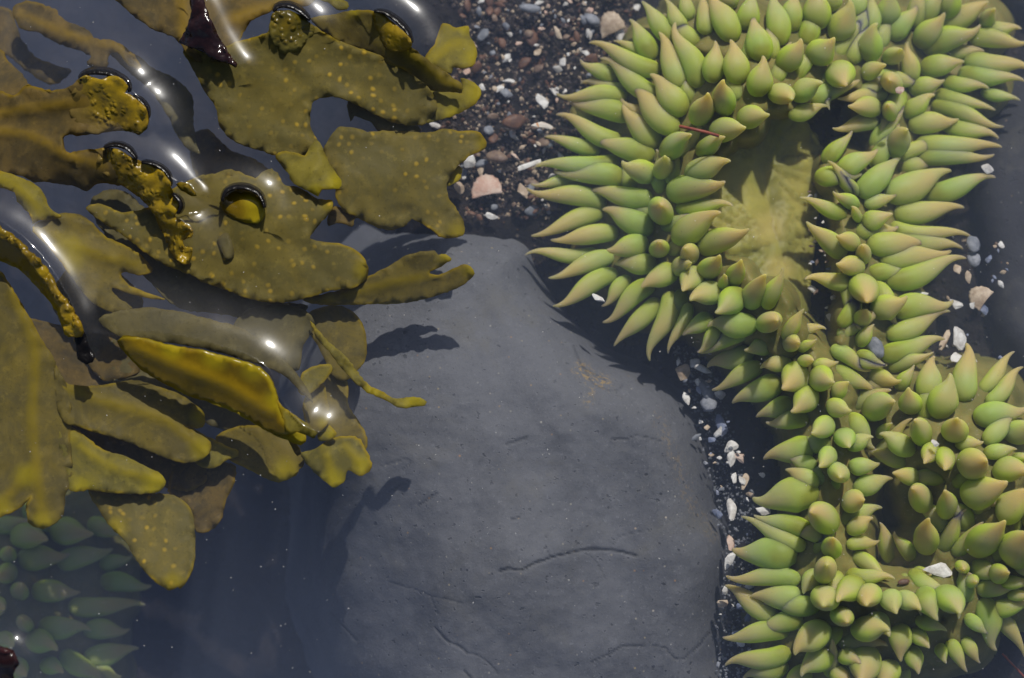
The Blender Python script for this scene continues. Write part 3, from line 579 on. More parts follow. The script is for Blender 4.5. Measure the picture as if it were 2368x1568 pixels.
part('yellow_margin', f, c4([(950, 285), (1040, 305), (1115, 340), (1118, 352), (1160, 348), (1200, 380), (1260, 420), (1330, 440), (1352, 425), (1415, 440), (1412, 478), (1392, 492), (1340, 472), (1250, 436), (1190, 400), (1150, 375), (1060, 330), (980, 300)]),
     c4([(960, 290, -.003), (1200, 390, -.003), (1400, 470, -.003)]), 'yellow', 'bright yellow frilled margin', und=.0006, step=8, tips=c4([(1390, 470, 60), (1200, 400, 60)]))
part('end_spur', f, c4([(1265, 230), (1290, 290), (1330, 330), (1395, 375), (1440, 410), (1468, 435), (1455, 458), (1425, 448), (1370, 430), (1352, 442), (1325, 420), (1305, 360)]),
     c4([(1270, 240, .0055), (1400, 390, .003), (1460, 445, .0005), (1330, 410, .003)]), 'yellow', 'yellow spur at its right end', und=.0004, step=8)
frond('brown strip of weed hanging below the right end of the long gold fold', c4([(1335, 470), (1365, 480), (1385, 505), (1392, 530), (1375, 538), (1355, 510)]), c4([(1340, 475, -.004), (1380, 535, -.012)]), 'brown', und=.0002, step=7)
frond('tall upright olive frond at the lower left edge with two rounded yellow tips', [(-40, 600), (10, 640), (60, 720), (100, 790), (125, 830), (132, 855), (150, 882), (166, 960), (162, 1020), (167, 1080), (160, 1122), (150, 1150), (146, 1190), (122, 1214), (95, 1222), (66, 1206), (62, 1165), (72, 1150), (50, 1172), (20, 1188), (-40, 1198)],
      [(0, 700, -.008), (100, 850, -.010), (100, 1200, -.014), (0, 1180, -.014), (160, 1000, -.012)], 'olive', ribs=[[(30, 680), (80, 800), (75, 980), (100, 1200)], [(78, 1080), (0, 1170)]], ribw=22, tips=[(98, 1212, 45), (0, 1185, 55), (60, 1100, 40)], und=.0009)
frond('long olive frond reaching right below the black frayed tip', [(125, 840), (150, 882), (200, 893), (250, 888), (310, 880), (370, 895), (430, 920), (466, 950), (474, 980), (452, 990), (430, 985), (470, 1010), (487, 1022), (485, 1045), (460, 1065), (430, 1070), (400, 1065), (350, 1045), (290, 1020), (240, 1005), (190, 990), (140, 968)],
      [(140, 900, -.011), (300, 950, -.012), (480, 1030, -.014), (460, 960, -.014)], 'olive', ribs=[[(140, 890), (250, 930), (380, 970), (470, 1040)]], ribw=24, tips=[(465, 965, 35), (475, 1040, 50)], und=.0009)
frond('frayed yellowish frond tip behind the long olive frond', [(425, 983), (462, 1000), (520, 1030), (552, 1044), (550, 1055), (522, 1065), (502, 1080), (470, 1082), (445, 1060)], [(430, 990, -.018), (545, 1050, -.018)], 'yellow', und=.0005, step=9)
frond('yellow club shaped frond pointing right, third from the bottom left', [(140, 980), (170, 990), (200, 1010), (240, 1040), (290, 1055), (330, 1075), (370, 1095), (383, 1115), (370, 1135), (330, 1142), (260, 1140), (210, 1133), (163, 1135), (150, 1100), (138, 1040)],
      [(150, 1000, -.013), (370, 1115, -.014)], 'yellow', ribs=[[(160, 1010), (260, 1080), (370, 1110)]], tips=[(190, 1130, 40), (360, 1125, 50)], und=.0008)
frond('spotted wedge shaped frond hanging lowest in the dark water', [(205, 1130), (260, 1135), (330, 1140), (400, 1145), (432, 1165), (446, 1190), (451, 1240), (450, 1300), (432, 1345), (416, 1361), (410, 1356), (395, 1366), (360, 1346), (320, 1302), (290, 1252), (255, 1217), (225, 1172)],
      [(220, 1140, -.018), (440, 1180, -.018), (400, 1350, -.012)], 'spotted', tips=[(400, 1350, 40), (270, 1220, 35)], und=.0009)
frond('dim ragged brown frond behind the spotted wedge', [(390, 1140), (410, 1075), (480, 1065), (540, 1075), (544, 1110), (522, 1160), (512, 1200), (490, 1226), (455, 1228), (440, 1180)], [(400, 1140, -.024), (540, 1090, -.024), (480, 1225, -.026)], 'brown', wob=3)
frond('shadowed olive frond with one sunlit yellow tip under the gold fold', [(500, 1010), (560, 985), (640, 990), (690, 1035), (704, 1072), (692, 1085), (683, 1100), (652, 1114), (625, 1111), (575, 1085), (520, 1055)], [(520, 1030, -.020), (700, 1075, -.019)], 'olive', tips=[(660, 1090, 45)], und=.0007)
frond('bright yellow two lobed frond at the edge of the grey boulder', [(695, 1050), (725, 1040), (765, 1015), (800, 1008), (828, 1013), (845, 1038), (859, 1070), (855, 1090), (830, 1100), (805, 1088), (798, 1110), (775, 1128), (755, 1116), (725, 1090)], [(720, 1040, -.016), (850, 1080, -.016), (770, 1120, -.016)], 'yellow', ribs=[[(750, 1030), (770, 1110)], [(800, 1030), (840, 1080)]], tips=[(775, 1115, 45), (845, 1080, 40)], und=.0008)
frond('pointed yellow leaf right of the bright sheen on the gold fold', [(690, 905), (700, 862), (740, 844), (766, 844), (766, 860), (742, 890), (708, 915)], [(700, 900, -.008), (765, 850, -.008)], 'yellow', und=.0004, step=9)
frond('narrow olive leaf curving below the pointed yellow leaf', [(700, 930), (745, 888), (757, 925), (764, 962), (750, 990), (720, 1005)], [(710, 930, -.011), (760, 960, -.011)], 'olive', tips=[(752, 975, 25)], und=.0004, step=9)
frond('small square yellow leaf end beside the spur of the gold fold', [(735, 1000), (752, 978), (778, 1002), (766, 1016), (738, 1020)], [(750, 1000, -.013)], 'yellow', tips=[(770, 1005, 25)], und=.0003, step=8)
frond('round half shadowed frond behind the thin orange edged strap', [(700, 740), (740, 712), (790, 708), (832, 738), (847, 790), (845, 830), (830, 852), (800, 880), (770, 870), (735, 800)], [(740, 730, -.020), (840, 820, -.020)], 'olive', und=.0007)
frond('dim brown frond between the strap and the two lobed yellow frond', [(740, 860), (800, 878), (806, 935), (830, 975), (849, 1012), (840, 1045), (780, 1035), (740, 1000)], [(760, 900, -.022), (840, 1020, -.021)], 'olive', und=.0007)
frond('thin curled strap with an orange edge reaching over the grey boulder', [(718, 742), (738, 765), (760, 790), (782, 808), (805, 830), (832, 868), (852, 890), (880, 904), (915, 922), (948, 918), (972, 920), (987, 930), (982, 938), (955, 942), (920, 941), (892, 926), (870, 916), (842, 902), (815, 878), (790, 852), (762, 815), (735, 785)],
      [(720, 745, -.012), (820, 870, -.010), (980, 932, -.010)], 'yellow', tips=[(960, 932, 40), (860, 905, 30)], und=.0007, step=8)
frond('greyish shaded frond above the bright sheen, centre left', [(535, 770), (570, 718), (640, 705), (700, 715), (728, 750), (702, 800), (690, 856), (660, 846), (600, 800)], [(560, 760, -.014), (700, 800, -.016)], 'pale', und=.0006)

frond('faint greyish frond hanging deep between the gold warty tip and the spotted fronds', c3([(470, 205), (560, 215), (640, 262), (720, 322), (820, 372), (885, 445), (895, 560), (905, 650), (925, 712), (880, 702), (820, 622), (780, 542), (700, 425), (600, 335)]), c3([(500, 220, -.030), (900, 700, -.024)]), 'pale', wob=3)
frond('deep dull brown frond showing in the gap right of the crinkled gold edge', c3([(880, 640), (960, 600), (1060, 690), (1180, 740), (1240, 790), (1160, 830), (1040, 820), (960, 860), (900, 800)]), c3([(900, 650, -.034), (1200, 790, -.030)]), 'brown', wob=3)
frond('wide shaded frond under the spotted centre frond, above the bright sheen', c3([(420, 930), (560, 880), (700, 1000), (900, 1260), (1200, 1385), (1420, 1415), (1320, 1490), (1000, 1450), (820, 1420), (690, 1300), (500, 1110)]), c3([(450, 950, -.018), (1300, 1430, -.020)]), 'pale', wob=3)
frond('dim olive frond filling the gap beside the frayed black tip', [(160, 620), (230, 600), (330, 690), (300, 760), (330, 850), (240, 880), (180, 800), (120, 700)], [(200, 640, -.026), (300, 860, -.028)], 'brown', wob=3)
frond('reddish brown frond deep along the left edge near the top', c3([(-60, 60), (40, 40), (90, 160), (160, 260), (250, 300), (330, 330), (240, 390), (140, 340), (40, 260), (-60, 220)]), c3([(0, 100, -.042), (300, 340, -.036)]), 'brown', wob=4)

frond('added dark brown frond that blocks sun, in the gap between the two long lower left fronds', [(110, 950), (240, 1000), (330, 1025), (430, 1055), (480, 1100), (440, 1135), (380, 1125), (300, 1085), (190, 1035)], [(150, 970, -.022), (440, 1110, -.024)], 'brown', wob=3)  # added beneath the long fronds to keep sun off the lower left anemone
frond('added shaded frond that blocks sun, under the lower edge of the long gold fold', [(215, 800), (330, 785), (430, 845), (560, 930), (610, 1000), (490, 985), (380, 915), (240, 880)], [(250, 830, -.028), (560, 960, -.028)], 'pale', wob=3)  # put in to close a sunny gap above the lower left anemone

frond('added dim brown frond that blocks sun, lying deep under the tall upright frond at the lower left edge', [(-40, 735), (130, 750), (225, 790), (250, 870), (340, 930), (368, 1000), (320, 1022), (190, 1012), (150, 970), (90, 930), (-40, 900)], [(0, 800, -.030), (340, 990, -.030)], 'brown', wob=3)  # extra blocker, stops sun leaking onto the lower left anemone

# dark snail-like thing in the bottom left corner
def blob(name, px, py, z, rx, ry, rz, mat, rot=0.0, rough=0.2, seed=0, sub=3, parent=None):
    bm = bmesh.new(); bmesh.ops.create_icosphere(bm, subdivisions=sub, radius=1.0)
    for v in bm.verts:
        k = 1 + rough * noise.noise(v.co * 1.6 + Vector((seed * 3.1, seed, 0))) + rough * .4 * noise.noise(v.co * 4 + Vector((seed, 0, seed)))
        v.co = Vector((v.co.x * rx * k, v.co.y * ry * k, v.co.z * rz * k))
    me = bpy.data.meshes.new(name); bm.to_mesh(me); bm.free()
    me.polygons.foreach_set('use_smooth', [True] * len(me.polygons)); me.materials.append(mat)
    o = bpy.data.objects.new(name, me); col.objects.link(o); o.location = at(px, py, z); o.rotation_euler = (random.uniform(-.3, .3), random.uniform(-.3, .3), rot)
    return o
M['darkred'] = weed_mat('dark_red_weed', (0.018, 0.005, 0.004), (0.008, 0.003, 0.003), tip=(0.04, 0.01, 0.01), edge=(0.04, 0.01, 0.01), spec=0.5, rough=0.12, trans=0.05, bumpy=0.4)
tag(sheet('red_weed_tip', [(-30, 1490), (5, 1500), (30, 1508), (40, 1530), (30, 1560), (20, 1600), (-30, 1610)], [(0, 1530, .004), (35, 1530, .003), (0, 1600, -.004)], M['darkred'], und=.0015, step=8, thick=.0016),
    'dark red weed tip bulging through the surface in the bottom left corner', 'seaweed')

# ------------------------------------------------------------------ ANEMONES
PROFILE = [(0, .72), (.06, .88), (.15, 1.0), (.27, 1.03), (.39, .97), (.51, .83), (.63, .61), (.75, .40), (.86, .25), (.95, .165), (1.0, .09)]
def tentacle_geo(bx, by, tx, ty, wd, zf, rnd, spine, bend=None, dz=0.0):
    L = math.hypot(tx - bx, ty - by); wpx = wd
    r = wpx * 0.5 * PX
    db = polydist([(bx, by)], spine)[0][0]; dt = polydist([(tx, ty)], spine)[0][0]
    zb = zf(db) + rnd.uniform(-.0008, .0008) + dz
    lift = math.sqrt(max(0.0, ((1.5 if dz == 0 else 0.6) * wpx) ** 2 - L * L)) * PX
    zt_ = max(zf(dt) + 0.0045, zf(db) - 0.35 * L * PX) + lift * 0.9 + dz
    t = (np.array((tx, ty)) - (bx, by)) / max(L, 1e-6); nrm = np.array((-t[1], t[0]))
    bd = bend if bend is not None else rnd.choice((-1, 1)) * rnd.uniform(.06, .27)
    c1 = np.array((bx, by)) + t * L * .38 + nrm * L * bd
    c2 = np.array((bx, by)) + t * L * .74 - nrm * L * bd * .85
    z1 = zb + (zt_ - zb) * .30 + 0.10 * L * PX; z2 = zb + (zt_ - zb) * .75 + .06 * L * PX
    P0, P1, P2, P3 = at(bx, by, zb), at(c1[0], c1[1], z1), at(c2[0], c2[1], z2), at(tx, ty, zt_)
    def B(u): return P0 * (1-u)**3 + P1 * 3*u*(1-u)**2 + P2 * 3*u*u*(1-u) + P3 * u**3
    def dB(u): return ((P1-P0)*3*(1-u)**2 + (P2-P1)*6*u*(1-u) + (P3-P2)*3*u*u)
    NS = 12; V, F, A, S = [], [], [], []
    up = Vector((0, 0, 1)); fl = 0.80
    T0 = dB(0.0).normalized()
    V.append(B(0) - T0 * r * .45); A.append(0.0); S.append(.5)
    prev = None
    for i, (u, pr) in enumerate(PROFILE):
        c = B(u); T = dB(min(max(u, .01), .99)).normalized()
        X = T.cross(up) if prev is None else prev - T * prev.dot(T)
        if X.length < 1e-4: X = T.cross(Vector((1, 0, 0)))
        X.normalize(); prev = X.copy(); Y = X.cross(T).normalized()
        rr = r * pr * (1 + .05 * math.sin(u * 7 + bx))
        for k in range(NS):
            a = 2 * math.pi * k / NS
            V.append(c + X * math.cos(a) * rr + Y * math.sin(a) * rr * fl); A.append(u); S.append(abs(math.cos(a)))
    V.append(B(1.0) + dB(.99).normalized() * r * .07); A.append(1.0); S.append(.5)
    nr = len(PROFILE)
    for k in range(NS): F.append((0, 1 + (k + 1) % NS, 1 + k))
    for i in range(nr - 1):
        for k in range(NS):
            a, b = 1 + i * NS + k, 1 + i * NS + (k + 1) % NS
            F.append((a, b, b + NS, a + NS))
    e = len(V) - 1
    for k in range(NS): F.append((1 + (nr-1) * NS + k, 1 + (nr-1) * NS + (k+1) % NS, e))
    return V, F, A, S

def anemone(label, data, spine, ztop, slope, dmax, disc=None, seed=1, gap=26, fr=1.1, body_r=44, sz=1.20, zmin=-0.05):
    rnd = random.Random(seed)
    def zf(d): return max(ztop - slope * d * PX, zmin)
    cx = sum(p[0] for p in spine) / len(spine); cy = sum(p[1] for p in spine) / len(spine)
    root = empty('sea_anemone', at(cx, cy, zmin - .02)); tag(root, label, 'sea anemone', 'green sea anemones')
    bases = np.array([(d[0], d[1]) for d in data])
    # column: a fleshy cushion under the tentacle bases
    X, Y = grid_patch(bases[:, 0].min() - 90, bases[:, 0].max() + 90, bases[:, 1].min() - 90, bases[:, 1].max() + 90, 7.5)
    Q = np.stack([X.ravel(), Y.ravel()], 1)
    db = np.sqrt(((Q[:, None, :] - bases[None]) ** 2).sum(2)).min(1); ds, _ = polydist(Q, spine)
    z = np.array([zf(d) for d in ds]) - 0.0008 - 0.030 * np.clip((db - body_r * .9) / body_r, 0, 2.2) ** 2 + 0.001 * np.array([nz(a / 20, b / 20) for a, b in Q])
    V = [at(a, b, c) for (a, b), c in zip(Q, z)]
    F = grid_faces(X.shape[0], X.shape[1], db < body_r * 2.0)
    V, F, _ = compact(V, F, {}); mesh_obj('column', V, F, M['body'], root)
    if disc:
        poly, zc = disc
        zp = [(a, b, zc + .001 - .012 * (a > 1850)) for a, b in poly] + [(a, b, zc - .004) for a, b in spine]
        def folds(q, z):
            ds, v = polydist(q, spine); an = np.arctan2(v[:, 1], v[:, 0])
            return z + .0018 * np.sin(an * 15 + 2 * np.sin(an * 3)) * np.clip(ds / 50, 0, 1)
        sheet('oral_disc', poly, zp, M['disc'], parent=root, step=7, und=.0012, thick=.002, shape=folds, ribw=6,
              ribs=[[tuple(np.array(spine[min(len(spine) - 1, 1 + k * 2 // 40)]) * .82 + np.array(q) * .18), q] for k, q in enumerate(catmull(poly, True, 40))], tips=[(1775, 530, 60), (1800, 620, 50)])
    n_own = len(data); segs = [((d[0], d[1]), (d[0] + .75 * (d[2] - d[0]), d[1] + .75 * (d[3] - d[1]))) for d in data]
    data = list(data); fill = []
    yy = bases[:, 1].min() - 30
    while yy < bases[:, 1].max() + 30:
        xx = bases[:, 0].min() - 30
        while xx < bases[:, 0].max() + 30:
            p = np.array([(xx + rnd.uniform(-7, 7), yy + rnd.uniform(-7, 7))])
            if ((p[0][0] - 2085) / 85) ** 2 + ((p[0][1] - 1175) / 105) ** 2 > 1 and np.hypot(*(bases - p[0]).T).min() < body_r * fr and min(polydist(p, sg)[0][0] for sg in segs) > gap and not (disc and inside(p, disc[0])[0] and p[0][0] < 1880):
                k = int(np.argmin(np.hypot(*(bases - p[0]).T))); dv = np.array((data[k][2] - data[k][0], data[k][3] - data[k][1])); L_ = np.hypot(*dv)
                dv = dv / max(L_, 1) if L_ > 25 else np.array((rnd.uniform(-1, 1), rnd.uniform(-1, 1)))
                a_ = rnd.uniform(-.5, .5); dv = np.array((dv[0] * math.cos(a_) - dv[1] * math.sin(a_), dv[0] * math.sin(a_) + dv[1] * math.cos(a_)))
                l_ = rnd.uniform(65, 115); q0 = p[0] - dv * 14; q1 = p[0] + dv * l_
                data.append((q0[0], q0[1], q1[0], q1[1], rnd.uniform(32, 44), None)); segs.append((tuple(q0), tuple(q1)))
            xx += 17
        yy += 17
    order = sorted(range(n_own), key=lambda i: -(math.hypot(data[i][2] - data[i][0], data[i][3] - data[i][1]) + data[i][4]) * data[i][4])
    big = set(order[:98]) if n_own > 100 else set(order)
    SV, SF, SA, SH, SS = [], [], [], [], []
    for i, d in enumerate(data):
        bx, by, tx, ty, wd = d[:5]
        V, F, A, S = tentacle_geo(bx, by, tx, ty, wd * sz, zf, rnd, spine, d[5] if len(d) > 5 else None, -0.0025 if i >= n_own else 0.0)
        hue = rnd.random()
        if i in big:
            o = mesh_obj('tentacle', V, F, M['tentacle'], root, {'along': A, 'side': S, 'hue': [hue] * len(V)})
            md = o.modifiers.new('soft', 'SUBSURF'); md.levels = 1; md.render_levels = 1
        else:
            n0 = len(SV); SV += V; SF += [tuple(q + n0 for q in f_) for f_ in F]; SA += A; SS += S; SH += [hue] * len(V)
    if SV:
        o = mesh_obj('small_tentacles', SV, SF, M['tentacle'], root, {'along': SA, 'side': SS, 'hue': SH}); o['kind'] = 'stuff'
        md = o.modifiers.new('soft', 'SUBSURF'); md.levels = 1; md.render_levels = 1
    return root

def ta(rows, oy):      # tip x, tip y, base x, base y, width in half pixels -> base, tip, width
    return [(1184 + bx * .5, oy + by * .5, 1184 + tx * .5, oy + ty * .5, wd * .5) + tuple(r) for tx, ty, bx, by, wd, *r in rows]

A1 = [(600,5,745,190,85),(545,90,660,260,90),(705,-5,800,140,72),(470,190,625,235,50),(358,197,675,320,86),(315,275,470,380,70),(410,270,680,440,92),(205,432,520,460,76),(258,458,535,545,92),(268,480,370,540,50),
(205,530,500,650,86),(150,632,400,690,70),(100,775,480,740,86),(85,850,320,840,55),(65,868,420,950,86),(90,1090,410,985,80),(180,1110,480,1080,86),(60,1180,380,1160,66),(170,1285,460,1190,80),(190,1415,480,1270,86),
(420,1490,650,1320,86),(415,1415,545,1295,65),(472,1600,670,1390,80),(638,1668,725,1360,86),(722,1634,815,1410,56),(790,1550,915,1465,80),(860,1630,975,1520,70),
(755,105,850,390,102),(680,150,790,390,102),(540,395,760,590,112),(640,345,800,500,116),(515,485,650,680,112),(390,640,640,730,106),(195,790,510,830,96),(510,745,640,830,106),(355,885,640,915,96),(420,970,640,1040,116),
(440,1155,615,1140,106),(478,1222,655,1215,96),(600,1330,740,1240,102),(705,722,700,800,92),(690,948,690,985,128),(830,625,710,690,112),(905,430,870,560,108),(985,635,870,690,90),(1080,590,940,610,108),(1190,530,1060,550,98),
(980,370,970,510,108),(1010,185,1060,370,110),(940,190,935,370,94),(1115,75,1150,270,110),(1160,260,1150,430,108),(1295,460,1230,420,108),(1335,180,1270,320,114),(1490,175,1400,280,118),(1435,385,1315,420,108),(1545,395,1500,320,126),
(1010,745,820,790,110),(985,840,740,900,118),(965,985,760,1080,128),(1095,1060,880,1150,108),(680,1118,680,1165,90),(800,1148,830,1190,94),(830,1215,760,1240,80),(960,1180,900,1270,94),(1060,1200,1020,1310,80),(790,1345,850,1260,104),
(825,1390,940,1330,110),(980,1268,985,1330,60),(1175,1270,1090,1400,98),(1250,1240,1185,1420,74),(940,1445,1060,1370,110),(905,1510,1110,1480,110),(1228,1482,1170,1490,108),(1350,1430,1260,1560,62),
(885,-30,890,150,76),(920,-40,1010,180,112),(1110,-40,1090,130,100),(1220,-30,1220,190,110),(1290,-40,1310,130,96),(1410,-70,1400,120,120),(1560,0,1530,170,126),(1680,-30,1640,140,80),(1745,-50,1740,110,108),(1870,20,1770,180,98),
(2000,60,1890,210,108),(1690,110,1630,250,118),(780,-40,830,80,70),(1000,-80,1000,30,80),(1490,-90,1480,40,90),(1620,-70,1600,70,76),(1900,-70,1850,120,92),(1990,-60,1900,110,98),(2085,-60,1990,60,98),(2205,10,2010,110,108),
(2165,115,1930,240,112),(2235,40,2180,110,80),(2355,135,2180,130,84),(2390,190,2130,190,84),(2400,325,2110,260,104),(2370,375,2080,330,88),(2350,465,2180,420,56),(2205,410,2010,370,76),(2090,285,1900,310,102),(1830,195,1840,370,80),
(1800,225,1750,280,90),(1730,300,1630,335,82),(1745,370,1762,385,106),(2000,370,1850,420,84),(2235,510,1970,430,70),(2275,585,1950,490,76),(1955,440,1820,510,90),(1740,485,1750,530,84),(1555,490,1690,500,88),(2065,550,1850,590,98),
(2250,640,2000,560,84),(2265,680,1880,660,94),(1830,600,1760,680,126),(2230,715,1880,740,84),(1460,745,1590,880,60),(1690,690,1530,800,92),(1795,730,1610,890,108),(2030,790,1740,890,126),(2235,820,1900,890,98),(1520,790,1590,900,42),
(1780,900,1640,950,60),(2090,960,1780,980,98),(1485,885,1590,960,60),(2130,1100,1760,1040,66),(1760,990,1630,1030,88),(1570,955,1610,1010,52),(1905,1130,1660,1120,112),(2085,1150,1800,1090,80),(2030,1160,1720,1220,108),(2100,1195,1740,1290,98),
(1500,1090,1590,1130,76),(1620,1135,1630,1190,80),(1500,1220,1610,1240,88),(1640,1395,1630,1310,130),(1825,1370,1690,1460,108),(2040,1390,1780,1450,108),(2025,1440,1740,1540,84),(1640,1430,1610,1490,76),(2000,1568,1720,1630,94),(1675,1500,1600,1590,62),(1735,1690,1600,1640,56),(1728,1688,1590,1680,54)]
anemone('largest green anemone, upper right, its pointed tentacles ringing a yellow disc', ta(A1, 0),
        [(1740, 200), (1760, 380), (1790, 560), (1850, 740)], -0.0150, 0.62, 320,
        disc=([(1600, 320), (1680, 230), (1780, 215), (1850, 270), (1905, 350), (1915, 430), (1890, 500), (1880, 560), (1872, 640), (1868, 740), (1880, 840), (1850, 880), (1790, 840), (1720, 740), (1640, 620), (1590, 460)], -0.034), seed=3, zmin=-0.046)

C1 = [(905,130,1090,50,98),(1075,50,1200,30,80),(1330,15,1270,20,84),(1410,0,1330,50,45),(1150,135,1270,90,76),(925,235,1150,130,76),(1395,100,1340,100,60),(1250,230,1340,160,122),(1020,295,1230,190,104),(1510,105,1400,130,56),(1490,200,1400,180,104),
(1290,335,1400,260,104),(1130,360,1290,290,84),(1560,200,1490,250,70),(1570,330,1470,320,84),(1175,385,1360,380,80),(1385,435,1470,400,94),(1165,555,1380,480,108),(1670,455,1560,480,76),(1560,500,1530,440,90),(1420,590,1480,530,80),(1270,550,1400,580,70),
(1516,640,1510,605,98),(1700,575,1570,600,76),(1265,605,1410,660,84),(1760,645,1590,680,84),(1115,735,1390,740,144),(1380,800,1470,830,140),(1630,745,1550,750,98),(1670,830,1560,870,80),(1120,815,1370,890,84),(1060,820,1350,960,72),(1490,920,1470,985,90),
(1700,930,1560,960,60),(1020,970,1290,1020,140),(990,1095,1320,1120,84),(1455,1045,1450,1080,108),(1105,1190,1330,1190,106),(985,1140,1220,1280,90),(1440,1235,1450,1180,116),(1770,1110,1560,1080,70),(1505,1215,1590,1120,104),(975,1380,1270,1350,90),
(1310,1460,1420,1320,126),(1550,1310,1520,1270,98),(985,1510,1270,1440,90),(1340,1560,1440,1430,108),(1070,1570,1260,1500,80),(1640,1232,1650,1160,104),(1780,1270,1740,1180,90),(1890,1255,1800,1180,84),(1970,1300,1890,1170,98),(2070,1270,2010,1170,126),
(1745,1350,1600,1320,116),(1800,1490,1790,1330,94),(1930,1430,1860,1350,70),(1610,1500,1530,1450,80),(1745,1375,1680,1280,90),(2010,1350,1880,1290,60),(2105,1540,2020,1400,62),(2240,1440,2170,1220,108),(2370,1470,2230,1190,78),(2165,1500,2090,1390,56),
(2010,1500,1970,1420,52),(1600,1600,1660,1450,144),(1880,1550,1850,1430,80),(2200,1360,2100,1290,60),(2150,1125,2115,1120,60),(1480,1390,1480,1550,70),(1250,1610,1370,1540,90),(1560,1610,1500,1520,80),(1720,1620,1740,1500,100),(1200,1640,1300,1590,80)]
anemone('long narrow green anemone running down to the bottom edge beside the grey boulder', ta(C1, 784),
        [(1870, 800), (1900, 870), (1925, 1000), (1915, 1120), (1905, 1280), (1915, 1400), (2000, 1375), (2180, 1370)], -0.0200, 0.75, 150, seed=5, body_r=44, gap=29, fr=.95, zmin=-0.044)

B1 = [(2100,20,2110,270,112),(2025,160,1990,350,126),(1955,80,1900,270,108),(1835,225,1840,330,94),(1860,120,1790,230,60),(1770,290,1650,320,122),(1800,190,1650,190,80),(1950,60,1750,140,60),(2365,130,2200,290,72),(2380,315,2160,380,108),(2330,340,2190,470,80),
(2420,380,2310,460,108),(1860,375,1910,450,108),(2060,365,2040,450,108),(2180,475,2060,490,66),(2335,510,2190,520,66),(1905,575,1950,500,76),(2000,605,2010,530,90),(2195,560,2100,590,136),(2390,620,2260,590,118),(2390,560,2330,540,52),(1760,620,1870,640,76),
(1850,690,1910,750,118),(2000,700,2020,800,96),(2290,660,2110,740,136),(2400,700,2260,800,130),(1930,830,1900,970,108),(2280,840,2140,980,128),(1770,890,1840,1020,62),(2300,1080,2230,1090,80),(2090,1066,2080,1048,60),(2400,900,2310,1000,156),(1585,375,1640,430,40),(1760,390,1690,440,50),
(1700,440,1850,500,96),(1940,1090,1860,1085,62),(2410,1130,2270,1120,56),(2410,1190,2300,1180,50),(2460,760,2400,850,130),(2440,1010,2360,1060,100)]
anemone('dark centred green anemone at the right edge with tall tentacles reaching up over white shells', ta(B1, 784),
        [(2170, 1020), (2230, 1080), (2300, 1180), (2340, 1280)], -0.0190, 0.55, 200, seed=8, body_r=54, gap=32, fr=.95, zmin=-0.046)

D1 = [(x * .5, 784 + y * .5, a * .5, 784 + b * .5, wd * .5) for a, b, x, y, wd in
      [(520,970,280,1040,100),(320,995,100,1030,110),(610,1000,480,1060,70),(700,1140,480,1130,90),(370,1170,160,1170,100),(670,1230,330,1230,90),(420,1350,200,1310,100),(600,1340,400,1360,90),(640,1430,400,1470,100),(265,1440,150,1370,104),
       (490,1590,300,1450,90),(290,1545,215,1490,80),(40,960,40,1010,76),(100,1130,90,1180,84),(100,1290,120,1330,84),(430,900,250,890,120),(220,930,80,900,120),(560,900,420,860,90),(560,1560,420,1540,80),(-20,1100,60,1080,90),(20,1250,-40,1230,100),(60,1420,0,1390,100),(120,1560,60,1500,100)]]
anemone('dim dark green anemone deep in shadow in the lower left corner', D1, [(-40, 1330), (10, 1480)], -0.088, 0.30, 300, seed=11, body_r=60, gap=60, zmin=-0.112)

# ------------------------------------------------------------------ SHELLS AND PEBBLES
def shell(px, py, z, ln, wd, rot, mat, ribs=9, lift=0.35):
    """half of a clam shell: a cupped fan with ribs"""
    V, F = [], []; nu, nv = 8, 22
    L, Wd = ln * PX * .5, wd * PX * .5
    for i in range(nu + 1):
        u = i / nu
        for j in range(nv + 1):
            a = math.pi * (j / nv) * 1.0
            rr = u * (1 + 0.035 * math.cos(a * ribs * 2))
            x = math.cos(a) * rr * Wd * (1 + .1 * math.sin(a * 3 + px)); y = (math.sin(a) * 1.9 * rr - .95) * L
            dome = max(0, 1 - (x / Wd) ** 2 * .8 - (y / L) ** 2 * .8)
            V.append((x, y, lift * min(L, Wd) * dome + .03 * L * math.cos(a * ribs * 2) * u))
    for i in range(nu):
        for j in range(nv): F.append((i * (nv + 1) + j, (i + 1) * (nv + 1) + j, (i + 1) * (nv + 1) + j + 1, i * (nv + 1) + j + 1))
    o = mesh_obj('shell', V, F, mat); md = o.modifiers.new('thickness', 'SOLIDIFY'); md.thickness = .0006
    o.location = at(px, py, z); o.rotation_euler = (random.uniform(-.35, .35), random.uniform(-.35, .35), rot)
    return o

